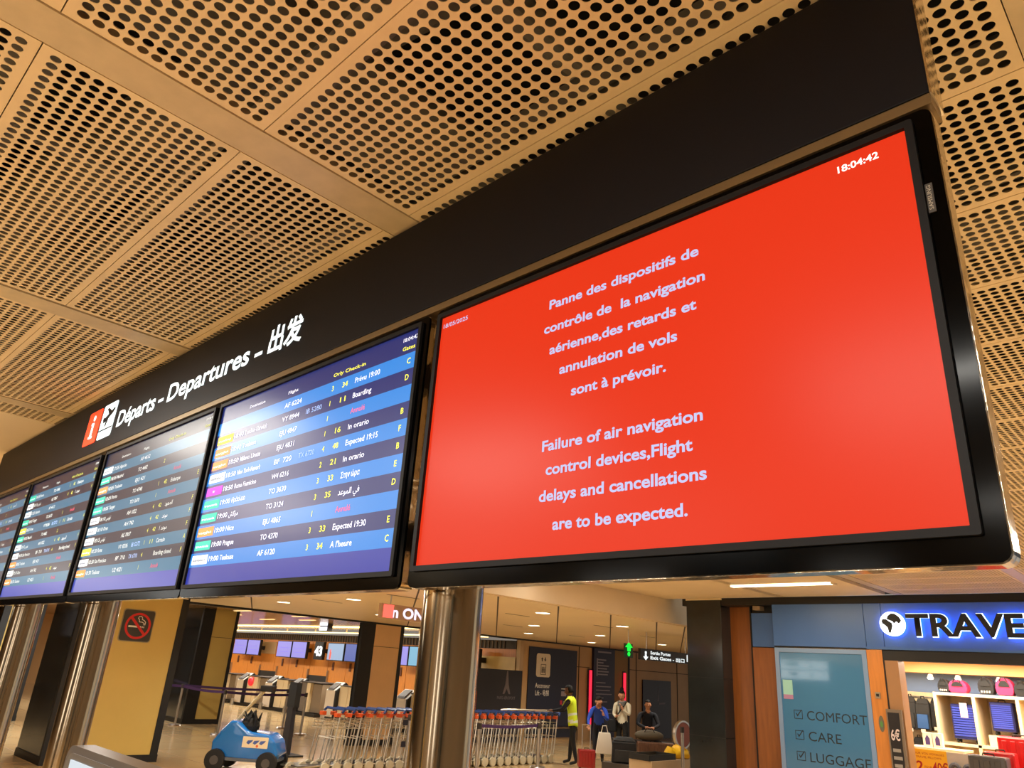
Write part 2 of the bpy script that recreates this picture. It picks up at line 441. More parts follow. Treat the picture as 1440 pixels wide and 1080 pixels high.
# ochre and stone pillars
beigep = mat('beige_face', (226, 186, 136), 0.42, vary=0.04, vscale=2)
def pillar(x, y, dx, dy, ztop, label, joints=True, tl=0.14, s=1.0, base=True):
    """stone faces -Y, ochre faces +X; (x,y) is the near right corner"""
    t = thing('pillar', label, 'pillar', (x - dx / 2, y + dy / 2, -K))
    B(x - dx, x - 0.07, y, y + dy - 0.02, -K + 0.001, ztop).build('stone_cladding', M['stone'], t)
    B(x - min(0.30, dx * .8), x, y + tl, y + dy - 0.13 * s, -K + 0.12, ztop - 0.001).build('face_panel', beigep if 'beige' in label else M['yellowp'], t)
    m = MB(); m.box(x - 0.08, x + 0.012, y - 0.012, y + tl, -K + 0.001, ztop); m.box(x - 0.08, x + 0.012, y + dy - 0.13 * s, y + dy, -K + 0.001, ztop)
    m.build('corner_trim', M['blackm'], t)
    B(x - dx - 0.01, x + 0.015, y - 0.015, y + dy + 0.01, -K, -K + 0.12).build('plinth', M['blackm'], t)
    if joints:
        m = MB(); m.box(x - min(0.29, dx * .7), x + 0.0015, y + tl + 0.01, y + dy - 0.14 * s, 0.36, 0.372); m.build('panel_joint', M['groove'], t)
    return t
pillar(-14.35, 4.3, 1.4, 1.83, ZL - 0.042, 'wide ochre-faced pillar with dark stone side, carrying the no smoking sign', joints=False)
pillar(-21.23, 9.55, 1.25, 1.05, 1.119, 'slimmer ochre and black pillar standing left of the check-in desks', tl=0.33, s=0.7)
pillar(-15.9, 11.22, 0.16, 1.29, ZL - 0.041, 'beige and black pillar behind the left row of luggage trolleys', tl=0.38, s=0.8)
pillar(-22.0, 4.9, 0.6, 0.9, 1.119, 'narrow far pillar seen between the steel pole and the stone-faced pillar', s=0.6)
pillar(-3.0, -5.2, 0.9, 0.9, HC - 0.001, 'ochre and stone pillar added behind the viewer for reflections, to the left', joints=False)  # this pillar and the next are unseen, added for the poles to reflect
pillar(4.6, -4.2, 0.9, 0.9, HC - 0.001, 'ochre and stone pillar added behind the viewer for reflections, to the right', joints=False)
for x, lb in ((-5.6, 'left'), (0.2, 'middle'), (3.2, 'right')):  # unseen glowing panels, added so the steel poles have something to reflect
    t = thing('reflection_lightbox', 'tall glowing panel added behind the viewer for reflections, the ' + lb + ' one', 'lightbox', (x, -9.9, -1.4))
    B(x - 0.6, x + 0.6, -9.99, -9.85, -1.5, 0.6).build('case', M['chara'], t)
    B(x - 0.54, x + 0.54, -9.85, -9.84, -1.44, 0.54).build('lit_panel', emis('reflection_glow', (235, 238, 245), 2.5), t)
t = thing('reflected_lightbox', 'pair of long lit panels added behind the viewer, mirrored in the case glass', 'sign', (-10.5, -2.0, 0.35))  # unseen lit panels, added to mirror in the display case glass
for z in (0.35, 0.64): B(-11.3, -9.8, -2.1, -2.0, z, z + 0.25).build('lit_panel', emis('reflected_glow', (232, 240, 244), 3.2), t)
B(-11.32, -9.78, -2.12, -1.995, 0.602, 0.638).build('divider', M['chara'], t)
m_ = MB()
for x, z, a in ((-10.3, 0.70, .03), (-10.3, 0.42, .03), (-10.9, 0.74, .2), (-10.9, 0.45, .14)): m_.box(x - a, x + a, -2.0, -1.996, z, z + 0.09)
m_.build('dark_print', M['chara'], t)
m_ = MB()
for x in (-11.0, -10.1): m_.tube([(x, -2.05, 0.89), (x, -2.05, ZL)], 0.012, 6)
m_.build('hanger', M['steel2'], t)
# no smoking sign
t = thing('no_smoking_sign', 'square dark no smoking sign with red ring on the ochre pillar', 'sign', (-14.34, 5.28, 0.06))
MB().prism(rrect(0.56, 0.55, 0.05), (-14.35, 5.28, 0.335), UY, UZ, 0.0, 0.012).build('border', mat('sign_border', (150, 140, 110), 0.5), t)
MB().prism(rrect(0.53, 0.52, 0.045), (-14.35, 5.28, 0.335), UY, UZ, 0.012, 0.016).build('plate', mat('sign_plate', (58, 56, 48), 0.4), t)
m_ = MB()
N = 40
def annulus(m, c, u, v, r0, r1, t0, t1, a0=0, a1=360, N=40):
    c = Vector(c); u = Vector(u); v = Vector(v); n = u.cross(v); vs = []
    for i in range(N + 1):
        a = math.radians(a0 + (a1 - a0) * i / N); e = u * math.cos(a) + v * math.sin(a)
        vs += [c + e * r0 + n * t0, c + e * r1 + n * t0, c + e * r1 + n * t1, c + e * r0 + n * t1]
    fs = []
    for i in range(N):
        b = i * 4; q = b + 4
        fs += [(b, b + 1, q + 1, q), (b + 1, b + 2, q + 2, q + 1), (b + 2, b + 3, q + 3, q + 2), (b + 3, b, q, q + 3)]
    return m.add(vs, fs)
c0 = (-14.35, 5.29, 0.33)
annulus(m_, c0, UY, UZ, 0.185, 0.222, 0.017, 0.020)
m_.prism([(-0.15, 0.12), (-0.12, 0.15), (0.15, -0.12), (0.12, -0.15)], c0, UY, UZ, 0.019, 0.022)
m_.build('red_ring', mat('sign_red', (206, 36, 30), 0.4), t)
m_ = MB(); m_.prism([(-0.16, 0.0), (-0.16, -0.028), (0.06, -0.028), (0.06, 0.0)], c0, UY, UZ, 0.016, 0.0185)
m_.prism([(0.075, 0.0), (0.075, -0.028), (0.087, -0.028), (0.087, 0.0)], c0, UY, UZ, 0.016, 0.0185)
m_.prism([(0.10, 0.0), (0.10, -0.028), (0.112, -0.028), (0.112, 0.0)], c0, UY, UZ, 0.016, 0.0185)
m_.tube([(-14.333, 5.29 + a, 0.33 + b) for a, b in ((0.09, 0.02), (0.10, 0.05), (0.06, 0.07), (0.01, 0.07), (0.0, 0.11), (-0.02, 0.13), (-0.01, 0.16), (0.03, 0.165), (0.05, 0.14), (0.05, 0.115), (0.09, 0.10), (0.12, 0.07), (0.115, 0.02))], 0.006, 6)
m_.build('cigarette', mat('sign_white', (240, 235, 225), 0.5), t)

# ------------------------------------------------------------------ the departures gantry
for nm, x, lb in (('a', -1.464, 'thick brushed steel pole under the gap between the red screen and its neighbour'),
                  ('b', -4.02, 'brushed steel pole in front of the ochre pillar, second from the left'),
                  ('c', -5.30, 'brushed steel pole at the far left edge under the screens')):
    t = thing('steel_pole', lb, 'pole', (x, 1.3, -K), group='steel poles under the screens')
    MB().cyl((x, 1.3, -K + 0.02), (x, 1.3, 0.9), 0.077, n=48).build('shaft', M['steel'], t, smooth=True)
    MB().cyl((x, 1.3, -K), (x, 1.3, -K + 0.02), 0.13, n=32).build('base_flange', M['steel2'], t, smooth=True)
t = thing('mounting_frame', 'dark metal frame carrying the screens behind them', 'frame', (-3.4, 1.3, 0.2))
m_ = MB(); m_.box(-6.6, -0.25, 1.235, 1.275, 0.28, 0.36); m_.box(-6.6, -0.25, 1.235, 1.275, 0.75, 0.83)
m_.build('rail', M['blackm'], t)
m_ = MB()
for x in (-0.9, -2.15, -3.45, -4.75, -6.0): m_.box(x - 0.04, x + 0.04, 1.225, 1.245, 0.28, 0.83)
m_.build('bracket', M['blackm'], t)

hd = thing('header_sign', 'long black header board lettered Departs - Departures above the screens', 'sign', (-3.4, 1.2, 0.966))
hd['label'] = 'long black header board with white departures lettering above the screens'
B(-6.62, -0.204, 1.16, 1.225, 0.966, 1.298).build('board', M['header'], hd, bevel=0.002)
m_ = MB(); m_.box(-0.2035, -0.200, 1.158, 1.232, 0.962, 1.298); m_.box(-6.62, -0.2035, 1.226, 1.232, 0.962, 1.298)
m_.build('edge_trim', M['chrome'], hd)
B(-6.62, -0.204, 1.163, 1.225, 0.944, 0.9655).build('ledge', M['ledge'], hd)
m_ = MB()
for x in (-0.8, -1.95, -2.1, -3.6, -5.0): m_.box(x, x + 0.05, 1.168, 1.20, 0.938, 0.944)
m_.build('clip', M['blackm'], hd)
def hz(x): return 1.160
WE = M['white_e']
fy = 1.1595
text('Départs', 'lettering', WE, hd, (-4.085, fy, 1.062), UX, UZ, 0.090, 0.50, 0.022)
text('-', 'lettering', WE, hd, (-3.548, fy, 1.066), UX, UZ, 0.088, 0.062, 0.018)
text('Departures', 'lettering', WE, hd, (-3.44, fy, 1.068), UX, UZ, 0.090, 0.79, 0.022)
text('-', 'lettering', WE, hd, (-2.605, fy, 1.062), UX, UZ, 0.088, 0.062, 0.018)
text('出发', 'lettering', WE, hd, (-2.50, fy, 1.075), UX, UZ, 0.088, 0.245, 0.03)
m_ = MB(); m_.prism(rrect(0.205, 0.200, 0.014), (-4.488, 1.16, 1.128), UX, UZ, 0, 0.003); ib = m_.build('info_icon', M['red_e'], hd)
m_ = MB(); m_.prism([(-.014, -.065), (.014, -.065), (.014, .028), (-.014, .028)], (-4.488, 1.16, 1.128), UX, UZ, 0.003, 0.0045)
m_.prism([(-.026, .014), (.0, .014), (.0, .028), (-.026, .028)], (-4.488, 1.16, 1.128), UX, UZ, 0.003, 0.0045)
m_.prism([(-.030, -.065), (.030, -.065), (.030, -.052), (-.030, -.052)], (-4.488, 1.16, 1.128), UX, UZ, 0.003, 0.0045)
m_.prism([(.017 * math.cos(a * .5236), .056 + .017 * math.sin(a * .5236)) for a in range(12)], (-4.488, 1.16, 1.128), UX, UZ, 0.003, 0.0045)
m_.build('info_letter', WE, ib)
m_ = MB(); m_.prism(rrect(0.205, 0.200, 0.014), (-4.255, 1.16, 1.130), UX, UZ, 0, 0.003); pb = m_.build('takeoff_icon', WE, hd)
m_ = MB(); po = (-4.255, 1.16, 1.128)
m_.prism([(-.10, -.045), (.10, -.045), (.10, -.052), (-.10, -.052)], po, UX, UZ, 0.003, 0.0045)
m_.prism([(-.075, .018), (-.062, .030), (-.045, .022), (.0, .04), (-.04, .075), (-.02, .078), (.035, .052), (.075, .065), (.086, .055), (.06, .035), (.012, .015), (-.01, -.03), (-.025, -.033), (-.02, .002), (-.055, -.008)], po, UX, UZ, 0.003, 0.0045)
m_.build('aeroplane', M['header'], pb)

# --- screens
SB = -0.0  # screens sit slightly proud of their casing
def screen_mat(name, rgb, es, rough=0.3, spec=0.42):
    return mat(name, (6, 6, 9), rough, emit=rgb, es=es, spec=spec)
def monitor(x0, x1, z0, z1, ox0, ox1, label, m, oz0=0.173, oz1=0.938):
    t = thing('display_monitor', label, 'screen', ((x0 + x1) / 2, D + 0.03, oz0), group=None)
    cx, cz = (ox0 + ox1) / 2, (oz0 + oz1) / 2; W, Hh = ox1 - ox0, oz1 - oz0
    # casing behind
    m_ = MB(); m_.prism(rrect(W, Hh, 0.018), (cx, D, cz), UX, UZ, -0.045, -0.006); m_.build('casing', M['chrome'], t)
    m_ = MB(); ring_prism(m_, W - 0.003, Hh - 0.003, 0.017, x1 - x0 + 0.02, z1 - z0 + 0.02, 0.004, (cx, D, cz), UX, UZ, -0.006, 0.0)
    # opening is centred on the screen, not on the casing
    sx, sz = (x0 + x1) / 2, (z0 + z1) / 2
    n = len(m_.v) // 4
    for k in list(range(n, 2 * n)) + list(range(3 * n, 4 * n)):
        v = m_.v[k]; m_.v[k] = (v[0] + sx - cx, v[1], v[2] + sz - cz)
    m_.build('front_glass', M['black'], t)
    m_ = MB(); ring_prism(m_, x1 - x0 + 0.026, z1 - z0 + 0.026, 0.004, x1 - x0, z1 - z0, 0.001, (sx, D, sz), UX, UZ, -0.005, 0.009)
    m_.build('bezel', M['bezel'], t)
    s = MB().box(x0, x1, D + 0.0, D + 0.004, z0, z1).build('screen', m, t)
    return t, s
redm = screen_mat('red_screen', (250, 58, 24), 0.88, 0.3, 0.12)
tv1, s1 = monitor(-1.456, -0.2487, 0.2256, 0.9075, -1.483, -0.2055, 'rightmost screen, all red with a French and English failure message', redm, 0.1735, 0.938)
ye = 1.1595
tm = mat('message_text', (30, 32, 48), 0.6, emit=(204, 210, 252), es=0.92)
for s_, xa, xb, zb, cp in (('Panne des dispositifs de', -1.053, -0.651, 0.811, .0225), ('contrôle de  la navigation', -1.066, -0.639, 0.749, .0225),
                       ('aérienne,des retards et', -1.046, -0.66, 0.691, .0225), ('annulation de vols', -1.013, -0.705, 0.634, .0225), ('sont à prévoir.', -0.976, -0.732, 0.574, .0225),
                       ('Failure of air navigation', -1.054, -0.654, 0.457, .0235), ('control devices,Flight', -1.040, -0.677, 0.402, .0235),
                       ('delays and cancellations', -1.056, -0.650, 0.344, .0235), ('are to be expected.', -1.014, -0.691, 0.281, .0235)):
    text(s_, 'text_line', tm, s1, (xa, ye, zb), UX, UZ, cp * 1.06, xb - xa, 0.027, res=4)
text('18/05/2025', 'date', tm, s1, (-1.446, ye, 0.873), UX, UZ, 0.013, 0.098, 0.01, res=4)
text('18:04:42', 'clock', emis('clock_text', (250, 240, 240), 0.95), s1, (-0.366, ye, 0.873), UX, UZ, 0.0145, 0.070, 0.02, res=4)
lgp = MB().box(-0.2345, -0.2235, D - 0.0025, D + 0.001, 0.731, 0.786).build('maker_badge', mat('badge', (60, 56, 52), 0.4), tv1)
text('SAMSUNG', 'badge_lettering', mat('badge_text', (190, 182, 165), 0.5), lgp, (-0.2262, D - 0.0025, 0.7355), (0, 0, 1), (-1, 0, 0), 0.0066, 0.046, 0.0)

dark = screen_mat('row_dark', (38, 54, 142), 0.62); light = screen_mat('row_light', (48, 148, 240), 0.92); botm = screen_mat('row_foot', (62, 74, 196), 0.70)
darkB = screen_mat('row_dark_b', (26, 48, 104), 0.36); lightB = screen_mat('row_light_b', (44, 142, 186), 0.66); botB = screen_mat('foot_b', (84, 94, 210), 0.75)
wt = emis('white_text', (225, 232, 250), 0.9); yt = emis('yellow_text', (236, 240, 60), 0.9); rt = emis('red_text', (214, 84, 120), 0.8)
LOGO = {'y': ('logo_yellow', (228, 204, 60)), 'o': ('logo_orange', (236, 138, 72)), 'w': ('logo_white', (225, 235, 240)), 'p': ('logo_purple', (190, 40, 200)), 'g': ('logo_green', (36, 184, 160))}
LM = {k: emis(a, b, 0.85) for k, (a, b) in LOGO.items()}
WT_, YT_, RT_, LM_ = wt, yt, rt, LM
LT = {'o': ('easyJet', WE), 'g': ('transavia', WE), 'w': ('AIRFRANCE', mat('dark_print', (40, 50, 110), 0.6)), 'y': ('vueling', WE), 'p': ('W', WE)}
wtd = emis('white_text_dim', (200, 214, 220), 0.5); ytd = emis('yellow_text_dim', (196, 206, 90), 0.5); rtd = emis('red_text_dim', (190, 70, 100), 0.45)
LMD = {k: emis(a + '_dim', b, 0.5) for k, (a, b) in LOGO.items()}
def board(t, s, x0, x1, z0, z1, rows, dk, lt, ft, clock, top=0.838, bot=0.279, es=1.0, hdr=True):
    """departure board content; x positions follow the right-hand neighbour's layout"""
    h = (top - bot) / 11; dx = x1 - (-1.5525)
    dim = dk is darkB
    wt, yt, rt, LM = (wtd, ytd, rtd, LMD) if dim else (WT_, YT_, RT_, LM_)
    for i in range(11):
        B(x0 + .0002, x1 - .0002, D - 0.0006, D + 0.001, top - h * (i + 1), top - h * i).build('row_band', dk if i % 2 else lt, s)
    B(x0 + .0002, x1 - .0002, D - 0.0006, D + 0.001, z0 + .0002, bot).build('foot_band', ft, s)
    def tx(a, x, z, m, w=None, c=0.0185, b=0.010): 
        return text(a, 'board_text', m, s, (x + dx, ye, z), UX, UZ, c, w, b, res=2)
    if hdr:
        tx('Destination', -2.55, 0.858, wt, 0.115, 0.012); tx('Flight', -2.27, 0.854, wt, 0.066, 0.012); tx('Orly Check-in', -1.987, 0.853, yt, 0.178, 0.013); tx('Gates', -1.625, 0.850, yt, 0.058, 0.013)
        tx(clock, -1.626, 0.879, wt, 0.068, 0.013)
    for i, r in enumerate(rows):
        zb = top - h * (i + 1) + 0.0165
        lg, tmx, dest, fl_, co, te, ck, st, gt = r
        if lg:
            L = B(-2.771 + dx, -2.645 + dx, D - 0.0012, D, top - h * (i + 1) + .009, top - h * i - .009).build('airline_tile', LM[lg], s)
            text(LT[lg][0], 'board_text', LT[lg][1], s, (-2.762 + dx if lg != 'p' else -2.72 + dx, ye - .0004, zb + .002), UX, UZ, 0.010, 0.105 if lg != 'p' else 0.02, 0.01, res=1)
        if tmx: tx(tmx, -2.632, zb, wt, 0.075)
        if dest: tx(dest, -2.545, zb, wt, 0.0100 * len(dest) + 0.02)
        if fl_: tx(fl_, -2.28, zb, wt, 0.112)
        if co: tx(co, -2.125, zb, mat('dim_text', (150, 180, 235), 0.6, emit=(160, 190, 240), es=0.8), 0.095, b=0.0)
        if te: tx(te, -1.984, zb, yt)
        if ck: tx(ck, -1.925, zb, yt, 0.030)
        if st: tx(st, -1.855, zb, rt if st.startswith('Annul') else wt, 0.0108 * len(st) + 0.01, b=0.008)
        if gt: tx(gt, -1.597, zb, yt)
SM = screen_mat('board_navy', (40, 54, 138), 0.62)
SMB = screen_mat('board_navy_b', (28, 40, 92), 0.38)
def mon(xa, xb, ox0, ox1, lb, m, za=0.2175, zb=0.9085): return monitor(xa, xb, za, zb, ox0, ox1, lb, m)
tv2, s2 = mon(-2.787, -1.5525, -2.818, -1.513, 'blue departures screen next to the red screen', SM)
rows = [('', '', '', 'AF 6224', '', '3', '34', 'Prévu 19:00', 'C'),
        ('y', '18:40', 'London-Gatwick', 'VY 8944', 'IB 5280', '1', '11', 'Boarding', 'D'),
        ('o', '18:40', 'Toulouse', 'EJU 4847', '', '1', '', 'Annulé', ''),
        ('o', '18:50', 'Milano Linate', 'EJU 4831', '', '1', '16', 'In orario', 'B'),
        ('w', '18:50', 'New York-Newark', 'BF  720', 'TX 6720', '4', '48', 'Expected 19:15', 'F'),
        ('p', '18:50', 'Roma Fiumicino', 'W4 6216', '', '2', '21', 'In orario', 'B'),
        ('g', '19:00', 'Ηράκλειο', 'TO 3630', '', '3', '33', 'Στην ώρα', 'E'),
        ('g', '19:00', '\uFEB6\uFEDB\uFE8D\uFEAE\uFEE3', 'TO 3124', '', '3', '35', '\uFEAA\uFECB\uFEEE\uFEE4\uFEDF\uFE8D \uFEF2\uFED3', 'D'),
        ('o', '19:00', 'Nice', 'EJU 4865', '', '1', '', 'Annulé', ''),
        ('g', '19:00', 'Prague', 'TO 4370', '', '3', '33', 'Expected 19:30', 'E'),
        ('w', '19:00', 'Toulouse', 'AF 6120', '', '3', '34', "A l'heure", 'C')]
board(tv2, s2, -2.787, -1.5525, 0.2175, 0.9085, rows, dark, light, botm, '18:04:42')
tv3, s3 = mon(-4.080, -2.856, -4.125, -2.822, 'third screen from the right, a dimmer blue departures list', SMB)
rows3 = [('w', '17:55', 'Ajaccio', 'AF 4612', '', '', '', '', ''),
         ('g', '18:05', 'Madrid', 'TO 4682', '', '2', '', '', ''),
         ('o', '18:05', 'Toulouse', 'EJU 421', '', '', '', 'Annulé', ''),
         ('g', '18:05', 'Porto', 'TO 4748', '', '1', '42', 'Embarque', 'E'),
         ('g', '18:05', 'Tanger', 'TO 3670', '', '1', '', 'Annulé', ''),
         ('w', '18:10', '\uFEB2\uFEE7\uFEEE\uFE97', 'AH 1022', '', '4', '42', '\uFEA9\uFEEE\uFECC\uFEBC\uFEDF\uFE8D', 'F'),
         ('w', '18:10', 'Oran', 'AH 742', '', '4', '42', '\uFEAA\uFECB\uFEEE\uFEE3', 'F'),
         ('w', '18:15', '\uFEB2\uFEE7\uFEEE\uFE97', 'AE 7007', '', '4', '42', '1 \uFEAA\uFECB\uFEEE\uFEE3', 'F'),
         ('y', '18:20', 'Roma', 'VY 8206', 'IB 5272', '1', '11', 'Cerrado', 'A'),
         ('w', '18:30', 'San Francisco', 'BF  710', 'TX 6710', '4', '', 'Boarding closed', 'F'),
         ('o', '18:30', 'Toulouse', 'U2 4021', '', '1', '', 'Annulé', '')]
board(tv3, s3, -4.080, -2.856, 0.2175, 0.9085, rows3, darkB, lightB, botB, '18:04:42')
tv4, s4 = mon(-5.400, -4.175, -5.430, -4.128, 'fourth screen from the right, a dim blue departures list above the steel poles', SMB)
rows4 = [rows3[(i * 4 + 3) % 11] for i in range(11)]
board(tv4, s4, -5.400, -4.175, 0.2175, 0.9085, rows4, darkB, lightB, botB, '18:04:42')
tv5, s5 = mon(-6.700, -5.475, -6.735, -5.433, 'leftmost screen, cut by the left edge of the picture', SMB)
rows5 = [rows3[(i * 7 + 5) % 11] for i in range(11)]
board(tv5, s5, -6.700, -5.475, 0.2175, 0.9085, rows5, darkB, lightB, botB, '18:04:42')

# self-service kiosk at the lower left
t = thing('service_kiosk', 'grey-framed touch screen kiosk at the bottom left corner', 'kiosk', (-2.2, 0.98, -K))
m_ = MB(); m_.prism(rrect(1.5, 0.9, 0.05), (-2.02, 0.9, -0.75), UX, UZ, -0.06, 0.0); m_.build('housing', M['greyc'], t)
m_ = MB(); m_.prism(rrect(1.46, 0.86, 0.045), (-2.02, 0.9, -0.75), UX, UZ, 0.0, 0.004); m_.build('face_plate', mat('kiosk_grey', (84, 80, 76), 0.3), t)
ks = B(-2.70, -1.35, 0.892, 0.896, -1.12, -0.337).build('screen', screen_mat('kiosk_screen', (226, 238, 246), 0.9, 0.2), t)
text('Bonjour', 'screen_text', mat('kiosk_ink', (60, 56, 90), 0.5), ks, (-2.665, 0.892, -0.405), UX, UZ, 0.05, 0.30, 0.01)
m_ = MB(); m_.box(-2.3, -1.8, 0.95, 1.06, -K + 0.03, -1.19); m_.build('stand', M['steel2'], t)
B(-2.5, -1.6, 0.85, 1.15, -K, -K + 0.03).build('foot_plate', M['steel2'], t)

# ------------------------------------------------------------------ shop front on the right
SY = 11.2
MBk = MB(); MBk.box(-7.15, 5.9, SY + 0.022, SY + 0.3, HC + 0.041, HC + 0.94); MBk.box(-6.84, 5.9, SY + 0.022, SY + 0.3, 1.205, HC - .001); blk = MBk.build('trim_4', M['blackm']); struct(blk)
sf = thing('shop_fascia', 'blue-grey shop fascia with the lit globe and TRAVEL sign', 'sign', (-3.0, SY, 0.6))
for xa, xb in ((-5.256, -3.916), (-3.910, -3.676), (-3.670, 2.6)):
    B(xa, xb, SY, SY + 0.12, 0.612, 1.207).build('fascia_panel', M['bluegrey'], sf, bevel=0.003)
B(-3.91, 2.6, SY - 0.02, SY + 0.10, 0.598, 0.636).build('lower_lip', M['bluegrey'], sf)
B(-5.256, -3.916, SY + 0.01, SY + 0.1, 0.592, 0.610).build('shadow_gap', M['blackm'], sf)
# channel letters held off the panel, lit from behind
ltm = M['blackm']
haloW = emis('halo_white', (210, 230, 255), 2.2); haloB = emis('halo_blue', (24, 138, 255), 11.0)
def halo_text(s, x, zb, cap, wd):
    back = text(s, 'halo_lamp', haloB, sf, (x + 0.02, SY - 0.045, zb + 0.0), UX, UZ, cap, wd, 0.0, ext=0, res=4)
    me = back.data
    bm = bmesh.new(); bm.from_mesh(me); bmesh.ops.reverse_faces(bm, faces=bm.faces); bm.to_mesh(me); bm.free()
    text(s, 'letter_rim', haloW, sf, (x + 0.002, SY - 0.055, zb - 0.010), UX, UZ, cap + 0.014, wd + 0.016, 0.034, res=4)
    for q in range(3):
        text(s, 'letter_face', ltm, sf, (x, SY - 0.060 - q * 0.004, zb), UX, UZ, cap, wd, 0.028, res=4)
halo_text('TRAVEL', -3.345, 0.785, 0.283, 1.58)
gx, gz, gr = -3.518, 0.929, 0.158
m_ = MB(); m_.cyl((gx, SY - 0.09, gz), (gx, SY - 0.03, gz), gr, n=40); gl = m_.build('globe_disc', emis('globe_glow', (235, 245, 255), 2.4), sf)
m_ = MB()
af = [(-.13, .03), (-.115, .06), (-.07, .06), (-.03, .03), (.0, .01), (.005, -.03), (-.015, -.09), (-.03, -.125), (-.05, -.11), (-.06, -.05), (-.10, -.01), (-.12, .0)]
eu = [(-.06, .06), (-.045, .10), (0, .135), (.05, .13), (.10, .09), (.125, .04), (.09, .0), (.06, .03), (.03, .0), (.01, .03), (-.03, .045)]
m_.prism(af, (gx, SY - 0.09, gz), UX, UZ, 0, 0.004); m_.prism(eu, (gx, SY - 0.09, gz), UX, UZ, 0, 0.004); m_.build('continent', ltm, gl)
m_ = MB(); annulus(m_, (gx, SY - 0.02, gz), (1, 0, 0), (0, 0, 1), gr * 0.6, gr * 0.97, 0, 0.004); m_.build('halo_lamp', haloB, sf)
# lintel, posts, wood panels, pillar
sh = thing('entrance_frame', 'wood-panelled shop front frame with black lintel over the entrance', 'frame', (-4.5, SY, -K))
B(-3.72, 2.6, SY + 0.01, SY + 0.2, 0.46, 0.597).build('lintel', M['blackm'], sh)
B(-3.925, -3.72, SY, SY + 0.15, -K + .001, 0.591).build('wood_panel', M['woodo'], sh)
B(-3.715, -3.70, SY - 0.004, SY + 0.15, -K + .001, 0.46).build('post_edge', M['blackm'], sh)
B(-3.70, -3.53, SY + 0.004, SY + 0.25, -K + .001, 0.459).build('door_post', mat('taupe_post', (164, 122, 82), 0.4), sh)
B(-6.12, -5.735, SY + 0.30, SY + 0.4, -K + .001, HC - .002).build('wood_panel', M['woodd'], sh)
B(-5.715, -5.27, SY + 0.22, SY + 0.34, -K + .001, 0.588).build('wood_panel', M['woodd'], sh)
B(-5.70, -5.27, SY + 0.20, SY + 0.34, 0.600, 1.10).build('blue_panel', M['bluegrey'], sh)
m_ = MB(); m_.box(-5.735, -5.715, SY + 0.21, SY + 0.4, -K + .001, HC - .003); m_.box(-5.715, -5.27, SY + 0.23, SY + 0.34, 0.588, 0.60); m_.box(-5.715, -5.27, SY + 0.26, SY + 0.34, 1.10, HC - 0.003)
m_.build('joint_strip', M['blackm'], sh)
B(-5.62, -5.50, SY + 0.1, SY + 0.25, 1.14, 1.20).build('fixing_box', mat('beige_box', (150, 130, 104), 0.6), sh)
# door sensors and stickers on the orange wood
t = thing('switch_plate', 'small square switch plate high on the orange wood strip', 'switch', (-3.83, SY, -0.02))
B(-3.865, -3.80, SY - 0.012, SY, -0.03, 0.05).build('plate', mat('sw_grey', (150, 140, 120), 0.4), t)
B(-3.85, -3.815, SY - 0.018, SY - 0.012, -0.005, 0.03).build('button', M['blackm'], t)
t = thing('oval_sticker', 'oval green and grey sticker on the orange wood strip', 'sticker', (-3.83, SY, -0.30))
m_ = MB(); m_.prism([(0.035 * math.cos(a * .3927), 0.10 * math.sin(a * .3927)) for a in range(16)], (-3.825, SY, -0.34), UX, UZ, 0, 0.004); m_.build('disc', mat('sticker_grey', (104, 100, 84), 0.5), t)
m_ = MB(); m_.prism([(-.014, -.05), (.014, -.05), (.018, .0), (0, .03), (-.018, .0)], (-3.825, SY, -0.33), UX, UZ, .004, 0.006); m_.build('emblem', mat('sticker_green', (86, 140, 70), 0.5), t)
# column of dark stone left of the shop
t = thing('stone_column', 'dark polished stone column between the waiting area and the shop', 'pillar', (-6.43, SY + 0.3, -K))
B(-6.75, -6.12, SY, SY + 0.6, -K + .001, HC - 0.03).build('shaft', M['stone'], t, bevel=0.006)
B(-6.76, -6.11, SY - 0.005, SY + 0.6, HC - 0.03, HC - 0.002).build('cap', M['plaster'], t)
m_ = MB()
for z in (0.1, -0.75): m_.box(-6.755, -6.115, SY - 0.002, SY + 0.3, z, z + 0.006)
m_.build('slab_joint', M['blackm'], t)
# display case with etched words
t = thing('display_case', 'teal glass display case with checked words comfort, care and luggage', 'display case', (-4.6, SY, -K))
m_ = MB(); ring_prism(m_, 1.325, 2.43, 0.004, 1.20, 2.31, 0.004, (-4.592, SY, -0.63), UX, UZ, -0.1, 0.0); m_.build('frame', mat('case_frame', (122, 150, 190), 0.35), t)
gp = B(-5.20, -3.985, SY + 0.014, SY + 0.03, -1.79, 0.53).build('glass_pane', M['teal'], t)
gy = SY + 0.014
for i, (wd, xb) in enumerate((('COMFORT', -4.012), ('CARE', -4.382), ('LUGGAGE', -4.02), ('TRAVEL', -4.2))):
    zb = -0.378 - i * 0.268
    text(wd, 'etched_word', M['etch'], gp, (-4.838, gy, zb), UX, UZ, 0.128, xb + 4.838, 0.0, res=3)
    m_ = MB()
    ring_prism(m_, 0.125, 0.118, 0.004, 0.108, 0.101, 0.003, (-4.965, gy, zb + 0.062), UX, UZ, 0, 0.002, 2)
    m_.prism([(-.035, .01), (-.012, -.03), (.055, .06), (.048, .068), (-.012, -.005), (-.025, .018)], (-4.965, gy, zb + 0.062), UX, UZ, 0.0, 0.003)
    m_.build('check_box', M['etch'], gp)
t = thing('case_sticker', 'small pale sticker with pink foot, low on the left of the display case glass', 'sticker', (-5.1, gy, 0.0))
B(-5.165, -5.02, gy - 0.004, gy, -0.06, 0.14).build('label_top', mat('st_teal', (150, 205, 200), 0.5), t)
B(-5.165, -5.02, gy - 0.004, gy, -0.12, -0.06).build('label_foot', mat('st_pink', (170, 130, 170), 0.5), t)
